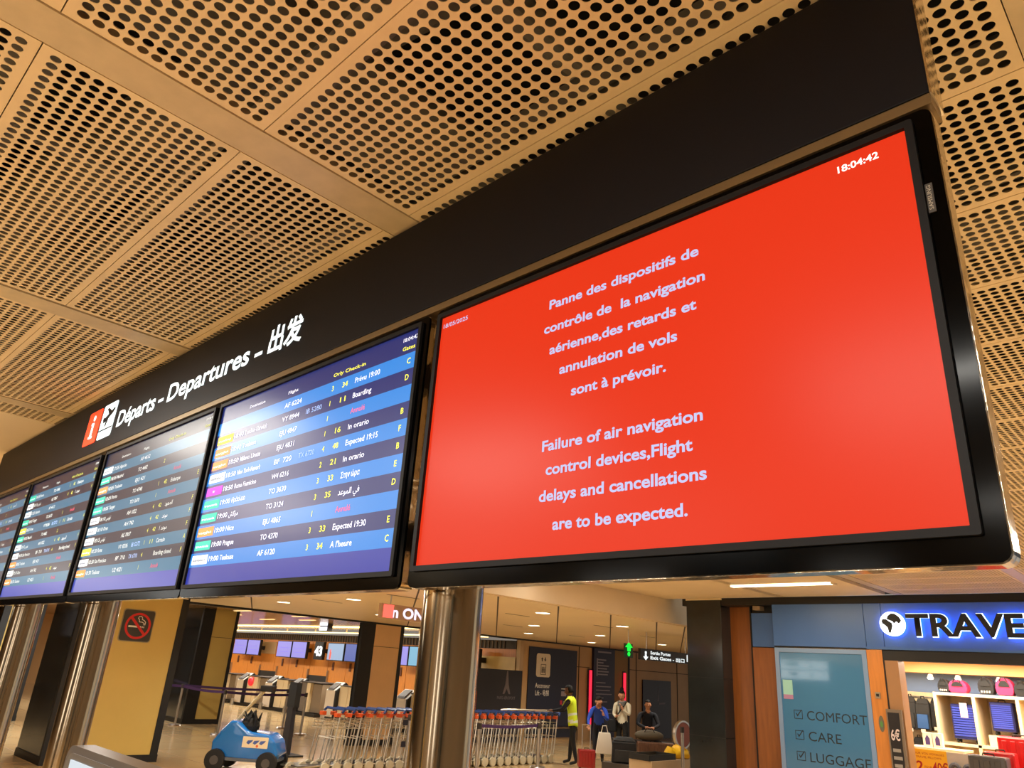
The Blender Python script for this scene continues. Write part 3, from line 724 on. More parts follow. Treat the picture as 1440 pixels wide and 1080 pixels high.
# poster at the door
t = thing('door_poster', 'tall dark framed price poster on the shop door post', 'poster', (-3.6, SY - 0.05, -K))
B(-3.735, -3.545, SY - 0.06, SY - 0.012, -K, -0.15).build('frame', mat('poster_frame', (120, 106, 90), 0.4), t)
pf = B(-3.715, -3.575, SY - 0.066, SY - 0.06, -1.6, -0.19).build('sheet', mat('poster_dark', (34, 32, 34), 0.4), t)
text('6€', 'price', mat('poster_ink', (222, 206, 206), 0.5), pf, (-3.70, SY - 0.067, -0.52), UX, UZ, 0.13, 0.11, 0.02)
for i in range(5): B(-3.695, -3.60 + 0.01 * (i % 2), SY - 0.068, SY - 0.066, -0.66 - i * 0.09, -0.62 - i * 0.09).build('print_line', mat('poster_print', (150, 146, 140), 0.5), pf)

# shop interior
shw = mat('shop_wall_white', (226, 214, 190), 0.7)
wall('wall_shop_back', B(-5.2, 2.6, 14.55, 14.7, -K, 0.62), mat('shop_blue', (140, 168, 214), 0.6))
wall('wall_shop_side', B(-5.2, -5.1, SY + 0.35, 14.55, -K, 0.62), shw)
wall('ceiling_shop', B(-5.2, 2.6, SY + 0.21, 14.7, 0.62, 0.74), mat('shop_ceiling', (250, 214, 160), 0.7))
sfm = B(-5.1, 2.6, 14.1, 14.55, 0.41, 0.62).build('trim_5', mat('shop_soffit', (246, 198, 130), 0.6)); struct(sfm)
spm = emis('shop_spot', (255, 250, 230), 9.0)
for i, (x, y, z, lb) in enumerate(((-3.62, 12.0, 0.59, 'bright ceiling spot just inside the shop entrance, at the left'), (-3.95, 14.05, 0.36, 'spotlight over the backpacks at the shop back wall'), (-3.55, 14.05, 0.36, 'spotlight over the pink bags at the shop back wall'), (-2.98, 14.05, 0.36, 'spotlight over the black patterned backpack'))):
    t = thing('shop_spotlight', lb, 'light', (x, y, z), group=None)
    MB().cyl((x, y, z + 0.02), (x, y - 0.02, z - 0.03), 0.035, 0.05, n=16).build('housing', rimm, t)
    MB().ell((x, y - 0.022, z - 0.034), (0.045, 0.045, 0.02), 12, 6).build('lamp', spm, t, smooth=True)
for i, (x, y) in enumerate(((-3.25, 12.6), (-3.0, 12.25))):
    t = thing('shop_panel_light', ('warm strip light in the shop ceiling, the ' + ('farther' if i == 0 else 'nearer') + ' of two'), 'light', (x, y, 0.6))
    B(x - 0.14, x + 0.14, y - 0.04, y + 0.04, 0.605, 0.62).build('diffuser', emis('warm_strip', (255, 214, 120), 4.0), t)
    B(x - 0.16, x + 0.16, y - 0.06, y + 0.06, 0.614, 0.6205).build('rim', rimm, t)
area('shop_light', -3.0, 12.6, 0.58, 2.6, 1.6, 150, (1, .86, .66))
area('shop_light', -3.4, 13.6, 0.58, 1.8, 0.4, 26, (1, .9, .74))  # extra light added to brighten the blue back wall
area('shop_light', -0.2, 12.6, 0.58, 2.0, 1.6, 80, (1, .86, .66))
# slatted grid wall with hanging backpacks
t = thing('display_grid', 'pale slotted display wall holding the hanging backpacks', 'rack', (-4.5, 14.4, -K))
B(-5.1, -3.90, 14.35, 14.5, -K + .001, 0.11).build('back_panel', M['shelfw'], t)
m_ = MB()
for i in range(7): m_.box(-5.1, -3.9, 14.335, 14.35, 0.02 - i * 0.22, 0.045 - i * 0.22)
m_.build('slot_rail', M['steel2'], t)
def backpack(x, y, z, w, h, d, m, name, label, m2=None, group=None, tilt=0.0):
    t = thing(name, label, 'bag', (x, y, z), group=group)
    b = MB(0); b.frustum((0, 0, 0), (0, 0.02, h * 0.82), (w / 2, d / 2), (w / 2 * 0.94, d / 2 * 0.8)); b.frustum((0, 0.02, h * 0.82), (0, 0.03, h), (w / 2 * 0.94, d / 2 * 0.8), (w / 2 * 0.6, d / 2 * 0.45))
    b.build('body', m, t, bevel=min(w, d) * 0.12, seg=3, smooth=True, local=True)
    b = MB(0); b.frustum((0, -d / 2 - 0.01, h * 0.06), (0, -d / 2 + 0.0, h * 0.5), (w * 0.38, 0.03), (w * 0.36, 0.025)); b.build('front_pocket', m2 or m, t, bevel=0.012, smooth=True, local=True)
    b = MB(0); b.tube([(-w * .12, .03, h * .98), (-w * .1, .03, h * 1.07), (w * .1, .03, h * 1.07), (w * .12, .03, h * .98)], 0.008, 6); b.build('handle', M['blackm'], t, local=True)
    b = MB(0)
    for q in (-1, 1): b.tube([(q * w * .3, d / 2 * .8, h * .85), (q * w * .34, d / 2 + .05, h * .5), (q * w * .3, d / 2 * .9, h * .1)], 0.012, 6)
    b.build('strap', M['blackm'], t, local=True)
    if group == 'tag': del t['group']; b = MB(0); b.box(-0.035, 0.035, -d / 2 - 0.05, -d / 2 - 0.045, -0.03, 0.02); b.build('price_tag', M['offw'], t, local=True)
    return t
dkf = mat('charcoal_fabric', (48, 48, 48), 0.8, bump=0.3, bscale=40); blf = mat('denim_fabric', (52, 92, 150), 0.8)
backpack(-4.52, 14.2, -0.5, 0.16, 0.52, 0.14, M['blackc'], 'backpack', 'black rounded backpack hanging farthest left beside the door post')
backpack(-4.36, 14.2, -0.47, 0.17, 0.50, 0.14, dkf, 'backpack', 'dark grey backpack hanging second from the left in the upper row', group='tag')
backpack(-4.17, 14.2, -0.47, 0.22, 0.48, 0.16, dkf, 'backpack', 'grey backpack with a blue lower pocket in the upper row', blf, group='tag')
backpack(-3.97, 14.2, -0.42, 0.16, 0.45, 0.16, M['blackc'], 'backpack', 'black square backpack hanging right against the shelf unit', group='tag')
backpack(-4.47, 14.15, -1.0, 0.17, 0.42, 0.15, M['blackc'], 'backpack', 'black rounded backpack in the lower row beside the door post', group='tag')
backpack(-4.30, 14.2, -1.0, 0.17, 0.42, 0.15, M['blackc'], 'backpack', 'black backpack in the lower row, second from the door post')
backpack(-4.10, 14.2, -1.0, 0.19, 0.42, 0.15, dkf, 'backpack', 'charcoal backpack in the lower row behind the yellow price board')
# cube shelf with the blue suitcases
t = thing('shelf_unit', 'pale wooden cube shelf with blue suitcases in its bays', 'shelf', (-3.3, 14.3, -K))
y0, y1 = 13.75, 14.5
for n_, (a, b, c, d_, e, f) in (('side_panel', (-3.87, -3.825, y0, y1, -K + .001, 0.12)), ('divider', (-3.335, -3.29, y0, y1, -K + .03, 0.08)), ('divider', (-2.76, -2.715, y0, y1, -K + .03, 0.08)), ('side_panel', (-2.2, -2.155, y0, y1, -K + .001, 0.12))):
    B(a, b, c, d_, e, f).build(n_, M['shelfw'], t)
for z in (0.08, -0.63, -1.25, -K): B(-3.825, -2.2, y0, y1, z, z + 0.04).build('shelf_board', M['shelfw'], t)
B(-3.825, -2.2, y1 - 0.02, y1, -K + .04, 0.08).build('back_board', M['shelfw'], t)
blueshade = mat('blue_case_shade', (26, 32, 96), 0.4)  # darker copy of the case blue, paints shade into the grooves between ribs
def suitcase(x, y, z, w, h, d, m, label, rz=0.0, ribs=12, horiz=True, tagm=None, group=None, name='suitcase'):
    t = thing(name, label, 'suitcase', (x, y, z), rz, group=group)
    b = MB(0); b.box(-w / 2, w / 2, -d / 2, d / 2, 0.05, h); b.build('shell', blueshade if m is M['bluec'] else m, t, bevel=min(w, d) * 0.16, seg=3, smooth=True, local=True)
    b = MB(0)
    for i in range(ribs):
        if horiz:
            z_ = 0.09 + (h - 0.13) * (i + .5) / ribs; b.box(-w * .43, w * .43, -d / 2 - 0.012, -d / 2 + 0.01, z_ - (h / ribs) * .28, z_ + (h / ribs) * .28)
        else:
            x_ = -w * .42 + w * .84 * (i + .5) / ribs; b.box(x_ - w / ribs * .24, x_ + w / ribs * .24, -d / 2 - 0.012, -d / 2 + 0.01, 0.10, h - .05)
    b.build('rib', m, t, bevel=0.004, seg=1, local=True); t.children[-1]['kind'] = 'stuff'
    b = MB(0)
    for sx in (-1, 1):
        for sy in (-1, 1): b.cyl((sx * w * .38 - .012, sy * d * .3, 0.025), (sx * w * .38 + .012, sy * d * .3, 0.025), 0.025, n=12)
    b.build('wheels', M['rubber'], t, local=True)
    b = MB(0); b.tube([(-w * .15, 0, h), (-w * .14, 0, h + .025), (w * .14, 0, h + .025), (w * .15, 0, h)], 0.009, 6); b.build('handle', M['blackm'], t, local=True)
    if tagm:
        b = MB(0); b.box(-0.03, 0.07, -d / 2 - 0.02, -d / 2 - 0.014, h - 0.19, h + 0.02); b.build('price_tag', tagm, t, local=True)
    return t
ptag = mat('pink_tag', (236, 200, 198), 0.6)
suitcase(-3.50, 13.95, -0.585, 0.34, 0.55, 0.24, M['bluec'], 'blue ribbed suitcase with a pink tag in the left bay of the cube shelf', tagm=ptag)
suitcase(-2.98, 13.95, -0.43, 0.30, 0.46, 0.22, M['bluec'], 'smaller blue ribbed suitcase in the right bay of the cube shelf')
B(-3.2, -2.8, 13.85, 14.2, -0.59, -0.44).build('riser_block', M['shelfw']); o = bpy.data.objects['riser_block']; tag(o, 'pale block under the smaller blue suitcase', 'stand')
def duffel(x, z, w, h, m, m2, label, emblem=False):
    t = thing('duffel_bag', label, 'bag', (x, 14.0, z))
    pr = []
    b = MB(0); b.prism([(w / 2 * math.cos(a) if True else 0, max(0, h * (0.42 + 0.58 * math.sin(a)))) for a in [math.radians(v) for v in range(-40, 221, 20)]], (0, 0, 0), UX, UZ, -0.11, 0.11)
    b.build('body', m, t, bevel=0.02, seg=2, smooth=True, local=True)
    b = MB(0); b.prism([(w * .30 * math.cos(a), h * (0.50 + 0.34 * math.sin(a))) for a in [math.radians(v) for v in range(0, 181, 20)]], (0, -0.11, 0), UX, UZ, 0.0, 0.012); b.build('window_flap', m2, t, local=True)
    b = MB(0); b.tube([(-w * .2, -.12, h * .8), (-w * .1, -.14, h * 1.02), (w * .1, -.14, h * 1.02), (w * .2, -.12, h * .8)], 0.008, 6); b.build('handle', M['blackm'], t, local=True)
    if emblem:
        b = MB(0)
        for i in range(4): b.box(-w * .3 + i * w * .16, -w * .22 + i * w * .16, -0.125, -0.118, h * .12, h * .24)
        b.build('printed_mark', M['offw'], t, local=True)
    return t
duffel(-3.74, 0.122, 0.17, 0.20, M['blackc'], M['blackm'], 'small black bag on the shelf left of the pink bag', True)
duffel(-3.54, 0.122, 0.27, 0.20, M['pink'], M['blackm'], 'pink bag with black window on the left of the shelf top')
duffel(-3.15, 0.122, 0.22, 0.25, M['blackc'], M['blackm'], 'black bag with white print in the middle of the shelf top', True)
duffel(-2.90, 0.122, 0.24, 0.26, M['pink'], M['blackm'], 'pink bag with arched black front at the right of the shelf top')
duffel(-2.68, 0.122, 0.20, 0.22, M['blackc'], M['blackm'], 'black bag at the picture edge on the shelf top')
# fronts: yellow price board, pillow card, cases
t = thing('price_board', 'yellow promotional board reading 2 for 40 euros in the shop', 'sign', (-3.3, 12.0, -K))
ys = B(-3.765, -3.31, 12.0, 12.02, -1.15, -0.635).build('yellow_sheet', mat('promo_yellow', (246, 184, 30), 0.5), t)
B(-3.308, -2.975, 12.0, 12.02, -1.15, -0.64).build('grey_card', mat('promo_grey', (196, 186, 172), 0.5), t)
pr_ = mat('promo_red', (176, 30, 24), 0.5)
text('2', 'price', pr_, ys, (-3.70, 12.0, -0.90), UX, UZ, 0.12, 0.085, 0.02)
text('POUR', 'price', pr_, ys, (-3.60, 12.0, -0.865), UX, UZ, 0.03, 0.09, 0.0)
text('40€', 'price', pr_, ys, (-3.50, 12.0, -0.90), UX, UZ, 0.12, 0.19, 0.02)
text('POUR VOS VOYAGES', 'print_line', pr_, ys, (-3.74, 12.0, -0.70), UX, UZ, 0.026, 0.40, 0.0)
text('TRAVEL PILLOWS', 'print_line', pr_, ys, (-3.70, 12.0, -0.745), UX, UZ, 0.026, 0.32, 0.0)
m_ = MB()
for cx in (-3.22, -3.06): m_.tube([(cx + 0.06 * math.cos(a), 11.985, -0.87 + 0.09 * math.sin(a)) for a in [math.radians(v) for v in range(-60, 241, 25)]], 0.028, 8)
m_.build('pillow_print', mat('pillow_grey', (92, 94, 102), 0.7), t)
m_ = MB(); m_.box(-3.7, -3.66, 12.02, 12.05, -K, -0.7); m_.box(-3.1, -3.06, 12.02, 12.05, -K, -0.7); m_.build('leg', M['steel2'], t)
for i, x in enumerate((-3.69, -3.56)):
    t = thing('product_box', 'white boxed product with a dark figure standing behind the yellow board, the ' + ('left' if i == 0 else 'right') + ' one', 'box', (x, 12.6, -0.63))
    B(x - 0.06, x + 0.06, 12.58, 12.66, -0.63, -0.44).build('carton', M['offw'], t)
    m_ = MB(); m_.prism([(-.03, .03), (-.03, .11), (0, .16), (.03, .11), (.03, .03)], (x, 12.58, -0.63), UX, UZ, 0, 0.002); m_.build('print', mat('box_print', (70, 50, 110), 0.6), t)
t = thing('display_table', 'low dark display table behind the yellow board', 'table', (-3.5, 12.65, -K))
B(-3.95, -3.2, 12.4, 12.9, -0.66, -0.63).build('top', M['shelfw'], t)
m_ = MB()
for x in (-3.92, -3.23):
    for y in (12.43, 12.87): m_.box(x - .02, x + .02, y - .02, y + .02, -K, -0.66)
m_.build('leg', M['steel2'], t)
suitcase(-2.52, 12.4, -K, 0.46, 1.48, 0.30, M['red'], 'tall bright red suitcase at the picture edge in the shop', ribs=4, horiz=False)
suitcase(-2.66, 11.95, -K, 0.34, 1.30, 0.22, M['red'], 'smaller red suitcase in front of the tall red one', ribs=4, horiz=False)
suitcase(-2.72, 11.6, -K, 0.42, 1.26, 0.24, M['greyc'], 'dark grey hard suitcase in front of the red ones', ribs=3, horiz=False)
suitcase(-3.0, 12.9, -K, 0.36, 1.14, 0.26, M['blackc'], 'black ribbed suitcase behind the pillow card', ribs=9)

# ------------------------------------------------------------------ check-in hall (far)
WY = 18.0
cw = thing('checkin_wall', 'orange wooden check-in back wall with bag openings', 'wall', (-28, WY, -K))
edges = [-40.0, -36.3, -34.3, -33.1, -31.9, -30.65, -29.4, -28.95, -27.6, -26.3, -25.0, -23.8, -22.5, -21.2, -19.9, -18.7, -17.04]
for a, b in zip(edges[:-1], edges[1:]):
    B(a + 0.012, b - 0.012, WY, WY + 0.1, -K + .001, 0.66).build('wood_panel', M['woodo'], cw)
B(-40, -17.04, WY - 0.02, WY + 0.12, 0.66, 0.92).build('dark_grille', M['grill'], cw)
for x in range(0, 60):
    pass
m_ = MB()
for i in range(120): m_.box(-39 + i * 0.18, -38.96 + i * 0.18, WY - 0.05, WY - 0.02, 0.67, 0.91)
o = m_.build('grille_bars', mat('bar_brown', (96, 78, 64), 0.6), cw); o['kind'] = 'stuff'
for a, b in ((-37.3, -35.9), (-33.05, -31.6), (-28.95, -27.55), (-24.8, -23.4), (-20.6, -19.2)):
    B(a, b, WY - 0.01, WY, -1.6, -0.67).build('bag_opening', M['blackm'], cw)
    m_ = MB(); m_.box(a - 0.07, a - 0.01, WY - 0.06, WY, -1.7, -0.45); m_.box(b + 0.01, b + 0.07, WY - 0.06, WY, -1.7, -0.45); m_.build('steel_post', M['steel2'], cw)
m_ = MB()
for x in (-35.3, -34.0, -31.2, -30.0, -27.2, -26.0, -22.8): m_.box(x - 0.06, x + 0.06, WY - 0.03, WY, -0.42, -0.12)
m_.build('card_slot', mat('slot_brown', (90, 48, 24), 0.6), cw)
B(-33.4, -31.95, WY - 0.02, WY, 0.04, 0.55).build('grey_panel', mat('warm_grey', (168, 142, 112), 0.5), cw)
# long light strips above the desks
for i, (y, z, lb) in enumerate(((17.4, 0.97, 'rear'), (15.9, 1.085, 'front'))):
    t = thing('light_row', 'long ' + lb + ' row of warm ceiling strip lamps above the check-in desks', 'light', (-28, y, z))
    for k in range(9):
        x = -38 + k * 2.25
        B(x, x + 2.15, y - 0.10, y + 0.10, z, z + 0.03).build('diffuser', emis('hall_strip', (255, 222, 150), 3.2), t)
    m_ = MB()
    for k in range(9): m_.box(-37.0 + k * 2.25, -36.95 + k * 2.25, y - 0.02, y + 0.02, z + 0.03, 1.119)
    m_.build('hanger', rimm, t)
    if i == 0:
        for k in range(3): area('hall_light', -35 + k * 6.5, 15.2, 1.0, 5.0, 0.6, 230, (1, .92, .78))
for i, (x, y) in enumerate(((-20.5, 10.3), (-20.2, 12.0), (-21.8, 13.2), (-24.0, 13.0), (-26.5, 11.0), (-23.2, 11.4))):
    t = thing('slat_light', 'short warm light fitting in the glossy hall ceiling, ' + ('nearest the left pillar', 'second from the left pillar', 'above the desk kiosks', 'in the middle of the hall ceiling', 'farthest left in the hall ceiling', 'between the pillar and the light rows')[i], 'light', (x, y, 1.1))
    B(x - 0.45, x + 0.45, y - 0.04, y + 0.04, 1.10, 1.12).build('diffuser', emis('slat_glow', (255, 214, 150), 1.6), t)
    B(x - 0.48, x + 0.48, y - 0.06, y + 0.06, 1.112, 1.1205).build('rim', rimm, t)
t = thing('ceiling_projector', 'small cluster of four white lamps under the hall ceiling', 'light', (-22.7, 14.4, 0.98))
for a in (-0.12, 0.12):
    for b in (0.0, 0.16): B(-22.7 + a - 0.09, -22.7 + a + 0.09, 14.38, 14.42, 0.88 + b, 1.00 + b).build('lamp_face', emis('cold_lamp', (235, 240, 250), 1.5), t)
B(-22.95, -22.45, 14.42, 14.6, 0.86, 1.119).build('housing', M['grill'], t)
purple = screen_mat('checkin_screen', (170, 160, 246), 0.9, 0.4)
def wallscreen(xa, xb, m, lb, za=-0.03, zb=0.58):
    t = thing('checkin_screen', lb, 'screen', ((xa + xb) / 2, WY - 0.5, za))
    yy = WY - 0.55
    f = 0.97  # a little in front of the wall
    xa *= f; xb *= f
    B(xa - 0.03, xb + 0.03, yy, yy + 0.12, za - 0.03, zb + 0.03).build('casing', M['blackm'], t)
    s = B(xa, xb, yy - 0.01, yy, za, zb).build('screen', m, t)
    B((xa + xb) / 2 - 0.1, (xa + xb) / 2 + 0.1, yy + 0.12, WY, 0.2, 0.36).build('arm', M['blackm'], t)
    return t, s, xa, xb, yy
for xa, xb, lb in ((-35.95, -34.75, 'first'), (-34.6, -33.5, 'second'), (-31.83, -30.68, 'third'), (-30.55, -29.45, 'fourth')):
    t, s, a, b, yy = wallscreen(xa, xb, purple, 'pale violet check-in screen, ' + lb + ' from the left above the desks')
    for k in range(2): B(a + 0.15, b - 0.15, yy - 0.014, yy - 0.01, 0.32 - k * 0.16, 0.34 - k * 0.16).build('print_line', mat('violet_print', (120, 110, 200), 0.5, emit=(120, 110, 210), es=0.7), s)
t, s, a, b, yy = wallscreen(-28.75, -28.15, mat('num_black', (12, 12, 16), 0.4), 'black counter number board reading 43', -0.03, 0.60)
text('43', 'number', emis('num_white', (240, 250, 255), 1.6), s, (a + 0.02, yy - 0.012, 0.10), UX, UZ, 0.36, (b - a) - 0.04, 0.04)
t, s, a, b, yy = wallscreen(-27.74, -26.63, screen_mat('advert_pale', (176, 200, 230), 0.85, 0.4), 'pale advert screen with a red figure, right of the number board')
m_ = MB(); m_.prism([(-.05, 0), (.05, 0), (.07, .25), (.03, .3), (.02, .38), (-.03, .38), (-.05, .28)], (a + 0.2, yy - 0.01, -0.02), UX, UZ, 0, 0.003); m_.build('red_figure', mat('fig_red', (220, 80, 70), 0.5, emit=(220, 80, 70), es=0.8), s)
t, s, a, b, yy = wallscreen(-26.48, -25.3, screen_mat('advert_blue', (104, 120, 196), 0.8, 0.4), 'darker blue check-in screen just left of the beige pillar')
t, s, a, b, yy = wallscreen(-23.0, -22.5, purple, 'violet check-in screen just right of the beige pillar')
t, s, a, b, yy = wallscreen(-22.4, -21.2, screen_mat('advert_cyan', (140, 200, 230), 0.85, 0.4), 'pale cyan check-in screen partly behind the big steel pole')
t, s, a, b, yy = wallscreen(-19.3, -18.75, screen_mat('advert_blue2', (150, 180, 250), 0.9, 0.4), 'light blue screen right behind the big steel pole')
wall('wall_beyond', B(-17.04, -16.06, 18.0, 18.1, -K, 0.95), mat('cream_marble', (214, 184, 132), 0.5, vary=0.2, vscale=1.2))
o = B(-18.7, -17.04, WY - 0.03, WY - 0.021, -0.25, 0.42).build('cream_panel', mat('cream_marble2', (214, 188, 130), 0.5, vary=0.15, vscale=1.2), None); tag(o, 'cream marble panel above the charcoal partition', 'panel')

# check-in desks with bag-drop kiosks
kw = mat('kiosk_cream', (232, 214, 176), 0.4); kg = mat('kiosk_side', (120, 110, 100), 0.5); kdk = mat('desk_taupe', (132, 116, 96), 0.5)
def desk(x, lb, light_=True, wp=0.78, wb=0.5):
    dy = 15.2; wt_ = 0.52
    t = thing('bag_drop_desk', lb, 'desk', (x + 0.8, dy, -K))
    prof = [(-0.22, 0.0), (0.22, 0.0), (0.22, 0.98), (0.12, 1.06), (-0.22, 0.80)]
    MB().prism(prof, (x + wt_, dy, -K + 0.10), UY, UZ, -wt_, 0.0).build('terminal', M['offw'] if light_ else kg, t)
    MB().prism([(-0.235, 0.815), (-0.19, 0.85), (0.06, 1.03), (0.05, 1.05), (-0.2, 0.87)], (x + wt_ - 0.09, dy, -K + 0.10), UY, UZ, -0.34, 0.0).build('touch_screen', M['grill'], t)
    MB().prism([(a * 1.04, b * 1.005) for a, b in prof], (x + wt_ + 0.07, dy, -K + 0.10), UY, UZ, -0.06, 0.0).build('black_edge', M['blackm'], t)
    x1 = x + wt_ + 0.08
    B(x1, x1 + wp * .6, dy - 0.1, dy + 0.3, -K + 0.12, -0.82).build('front_panel', kw if light_ else kg, t)
    B(x1 + wp * .6 + 0.02, x1 + wp, dy - 0.1, dy + 0.3, -K + 0.12, -0.82).build('front_panel', kw, t)
    B(x1 + wp + 0.01, x1 + wp + wb, dy + 0.0, dy + 0.9, -K + 0.12, -0.84).build('desk_block', kdk, t)
    B(x1, x1 + wp + wb + 0.02, dy - 0.12, dy + 0.92, -0.82, -0.79).build('desk_top', M['grill'], t)
    B(x, x1 + wp + wb, dy - 0.18, dy + 0.85, -K, -K + 0.10).build('plinth', M['blackm'], t)
    MB().cyl((x + 0.25, dy - 0.4, -K), (x + 0.25, dy - 0.4, -K + 0.22), 0.07, n=12).build('bumper_post', M['steel2'], t, smooth=True)
    return t
desk(-31.6, 'bag drop desk farthest left, half hidden by the ochre pillar')
desk(-29.15, 'cream bag drop desk with a red lamp, left of the middle')
desk(-26.95, 'cream bag drop desk in the middle behind the belt barrier', wb=0.2)
desk(-25.25, 'bag drop desk with a dark terminal, behind the charcoal signpost', False, 0.6, 0.6)
desk(-22.85, 'cream bag drop desk just left of the beige pillar')
desk(-19.1, 'bag drop desk just left of the big steel pole')
t = thing('red_call_lamp', 'round red lamp on the second bag drop desk', 'light', (-28.2, 15.05, -1.0))
MB().ell((-28.2, 15.05, -1.0), (0.14, 0.1, 0.16), 14, 8).build('dome', mat('lamp_red', (230, 40, 50), 0.4, emit=(230, 40, 50), es=0.6), t, smooth=True)

# belts and posts
belt = mat('purple_belt', (62, 32, 84), 0.6)
def stanchion(x, y, lb, h=1.0, r=0.03):
    t = thing('belt_post', lb, 'barrier post', (x, y, -K))
    MB().cyl((x, y, -K + 0.03), (x, y, -K + h), r, n=12).build('post', M['steel2'], t, smooth=True)
    MB().cyl((x, y, -K), (x, y, -K + 0.03), 0.17, 0.15, n=20).build('base', M['steel2'], t, smooth=True)
    MB().cyl((x, y, -K + h - 0.10), (x, y, -K + h), r * 1.3, n=12).build('cassette', M['grill'], t, smooth=True)
    return t
P = [(-20.84, 9.2), (-18.5, 9.25), (-20.0, 11.86), (-18.3, 11.4)]
for (x, y), lb in zip(P, ('belt post in front of the slim ochre pillar', 'bright belt post right of the slim ochre pillar', 'belt post behind the charcoal signpost', 'bright belt post right of the charcoal signpost')): stanchion(x, y, lb)
def beltline(a, b, z, lb):
    o = MB(); d = Vector((b[0] - a[0], b[1] - a[1], 0)); n = Vector((-d.y, d.x, 0)).normalized() * 0.004; seg = 6; vs = []
    for i in range(seg + 1):
        t_ = i / seg; p = Vector((a[0], a[1], z - 0.03 * math.sin(math.pi * t_))) + d * t_
        vs += [p + n + Vector((0, 0, -.03)), p + n + Vector((0, 0, .03)), p - n + Vector((0, 0, .03)), p - n + Vector((0, 0, -.03))]
    fs = []
    for i in range(seg):
        for k in range(4): fs.append((i * 4 + k, i * 4 + (k + 1) % 4, i * 4 + 4 + (k + 1) % 4, i * 4 + 4 + k))
    fs += [(0, 1, 2, 3), (seg * 4 + 3, seg * 4 + 2, seg * 4 + 1, seg * 4)]
    o.add(vs, fs); return tag(o.build('barrier_belt', belt), lb, 'belt')
beltline((-20.8, 9.2), (-18.53, 9.25), -K + 0.95, 'purple belt across the slim ochre pillar')
beltline((-24.5, 8.6), (-20.87, 9.2), -K + 0.95, 'purple belt left of the slim ochre pillar')
beltline((-18.47, 9.28), (-18.3, 11.37), -K + 0.95, 'lower purple belt in front of the bag drop desks')
beltline((-20.81, 9.23), (-20.0, 11.83), -K + 0.97, 'upper purple belt in front of the bag drop desks')
# charcoal signpost
t = thing('signpost', 'slim charcoal signpost beside the floor scrubber', 'signpost', (-14.6, 8.8, -K))
m_ = MB(); m_.frustum((-14.62, 8.82, -K + 0.03), (-14.62, 8.82, -0.97), (0.12, 0.05), (0.10, 0.045)); m_.build('post', M['chara'], t)
B(-14.74, -14.46, 8.76, 8.88, -0.97, -0.50).build('head', M['blackm'], t)
B(-14.95, -14.3, 8.6, 9.05, -K, -K + 0.03).build('foot', M['blackm'], t)

# floor scrubber
t = thing('floor_scrubber', 'blue ride-along floor cleaning machine with black wheels', 'cleaning machine', (-12.95, 7.12, -K), math.radians(43))
def L(): return MB(0)
pf_ = [(-0.56, 0.22), (0.50, 0.16), (0.57, 0.30), (0.50, 0.50), (0.36, 0.60), (0.02, 0.62), (-0.20, 0.78), (-0.32, 0.78), (-0.46, 0.62), (-0.58, 0.45)]
b = L(); b.prism(pf_, (0, 0, 0), UX, UZ, -0.30, 0.30); b.build('body', M['scrubblue'], t, bevel=0.06, seg=3, smooth=True, local=True)
b = L(); b.box(-0.60, 0.54, -0.33, 0.33, 0.17, 0.22); b.build('skirt', mat('skirt_grey', (90, 96, 104), 0.5), t, bevel=0.01, local=True)
for sx, sy in ((-0.46, -1), (-0.46, 1), (0.42, -1), (0.42, 1)):
    b = L(); b.cyl((sx, sy * 0.26, 0.17), (sx, sy * 0.36, 0.17), 0.17, n=24); wv = b.build('wheel', M['rubber'], t, bevel=0.015, seg=2, smooth=True, local=True)
    b = L(); b.cyl((sx, sy * 0.36, 0.17), (sx, sy * 0.372, 0.17), 0.07, n=18); b.build('hub', M['greyc'], wv, local=True)
b = L(); b.tube([(-0.30, -0.05, 0.74), (-0.12, -0.05, 1.0), (0.12, -0.05, 1.30)], 0.03, 10); b.build('steering_pole', mat('pale_pole', (196, 180, 140), 0.4), t, smooth=True, local=True)
b = L(); b.box(0.04, 0.26, -0.14, 0.10, 1.26, 1.36); b.build('control_head', M['blackm'], t, bevel=0.02, local=True)
b = L()
for i in range(26):
    a = R.uniform(0, 6.28); q = R.uniform(0.03, 0.15); x = -0.06 + q * math.cos(a); y = -0.05 + q * math.sin(a)
    b.tube([(x, y, 0.66), (x + R.uniform(-.05, .05), y + R.uniform(-.05, .05), 0.80), (x + R.uniform(-.1, .1), y + R.uniform(-.08, .08), R.uniform(0.84, 0.96))], [0.03, 0.025, 0.008], 5)
b.ell((-0.05, -0.05, 0.70), (0.17, 0.15, 0.14), 12, 8)
b.build('brush_bundle', M['rubber'], t, local=True)
b = L(); b.prism(rrect(0.44, 0.17, 0.01, 2), (0.17, -0.302, 0.47), UX, UZ, 0, 0.004); st_ = b.build('sticker', mat('cream_sticker', (236, 222, 190), 0.5), t, local=True)
b = L()
for i in range(3): b.prism([(-.05, -.02), (-.01, -.04), (.04, .0), (.06, .03), (-.03, .02)], (0.07 + i * 0.11, -0.306, 0.475), UX, UZ, 0, 0.002)
b.build('sticker_shape', mat('sticker_blue', (70, 96, 170), 0.5), st_, local=True)
b = L(); b.prism([(.022 * math.cos(a * .6283), .022 * math.sin(a * .6283)) for a in range(10)], (0.21, -0.306, 0.415), UX, UZ, 0, 0.002); b.build('sticker_dot', mat('sticker_orange', (226, 104, 50), 0.5), st_, local=True)

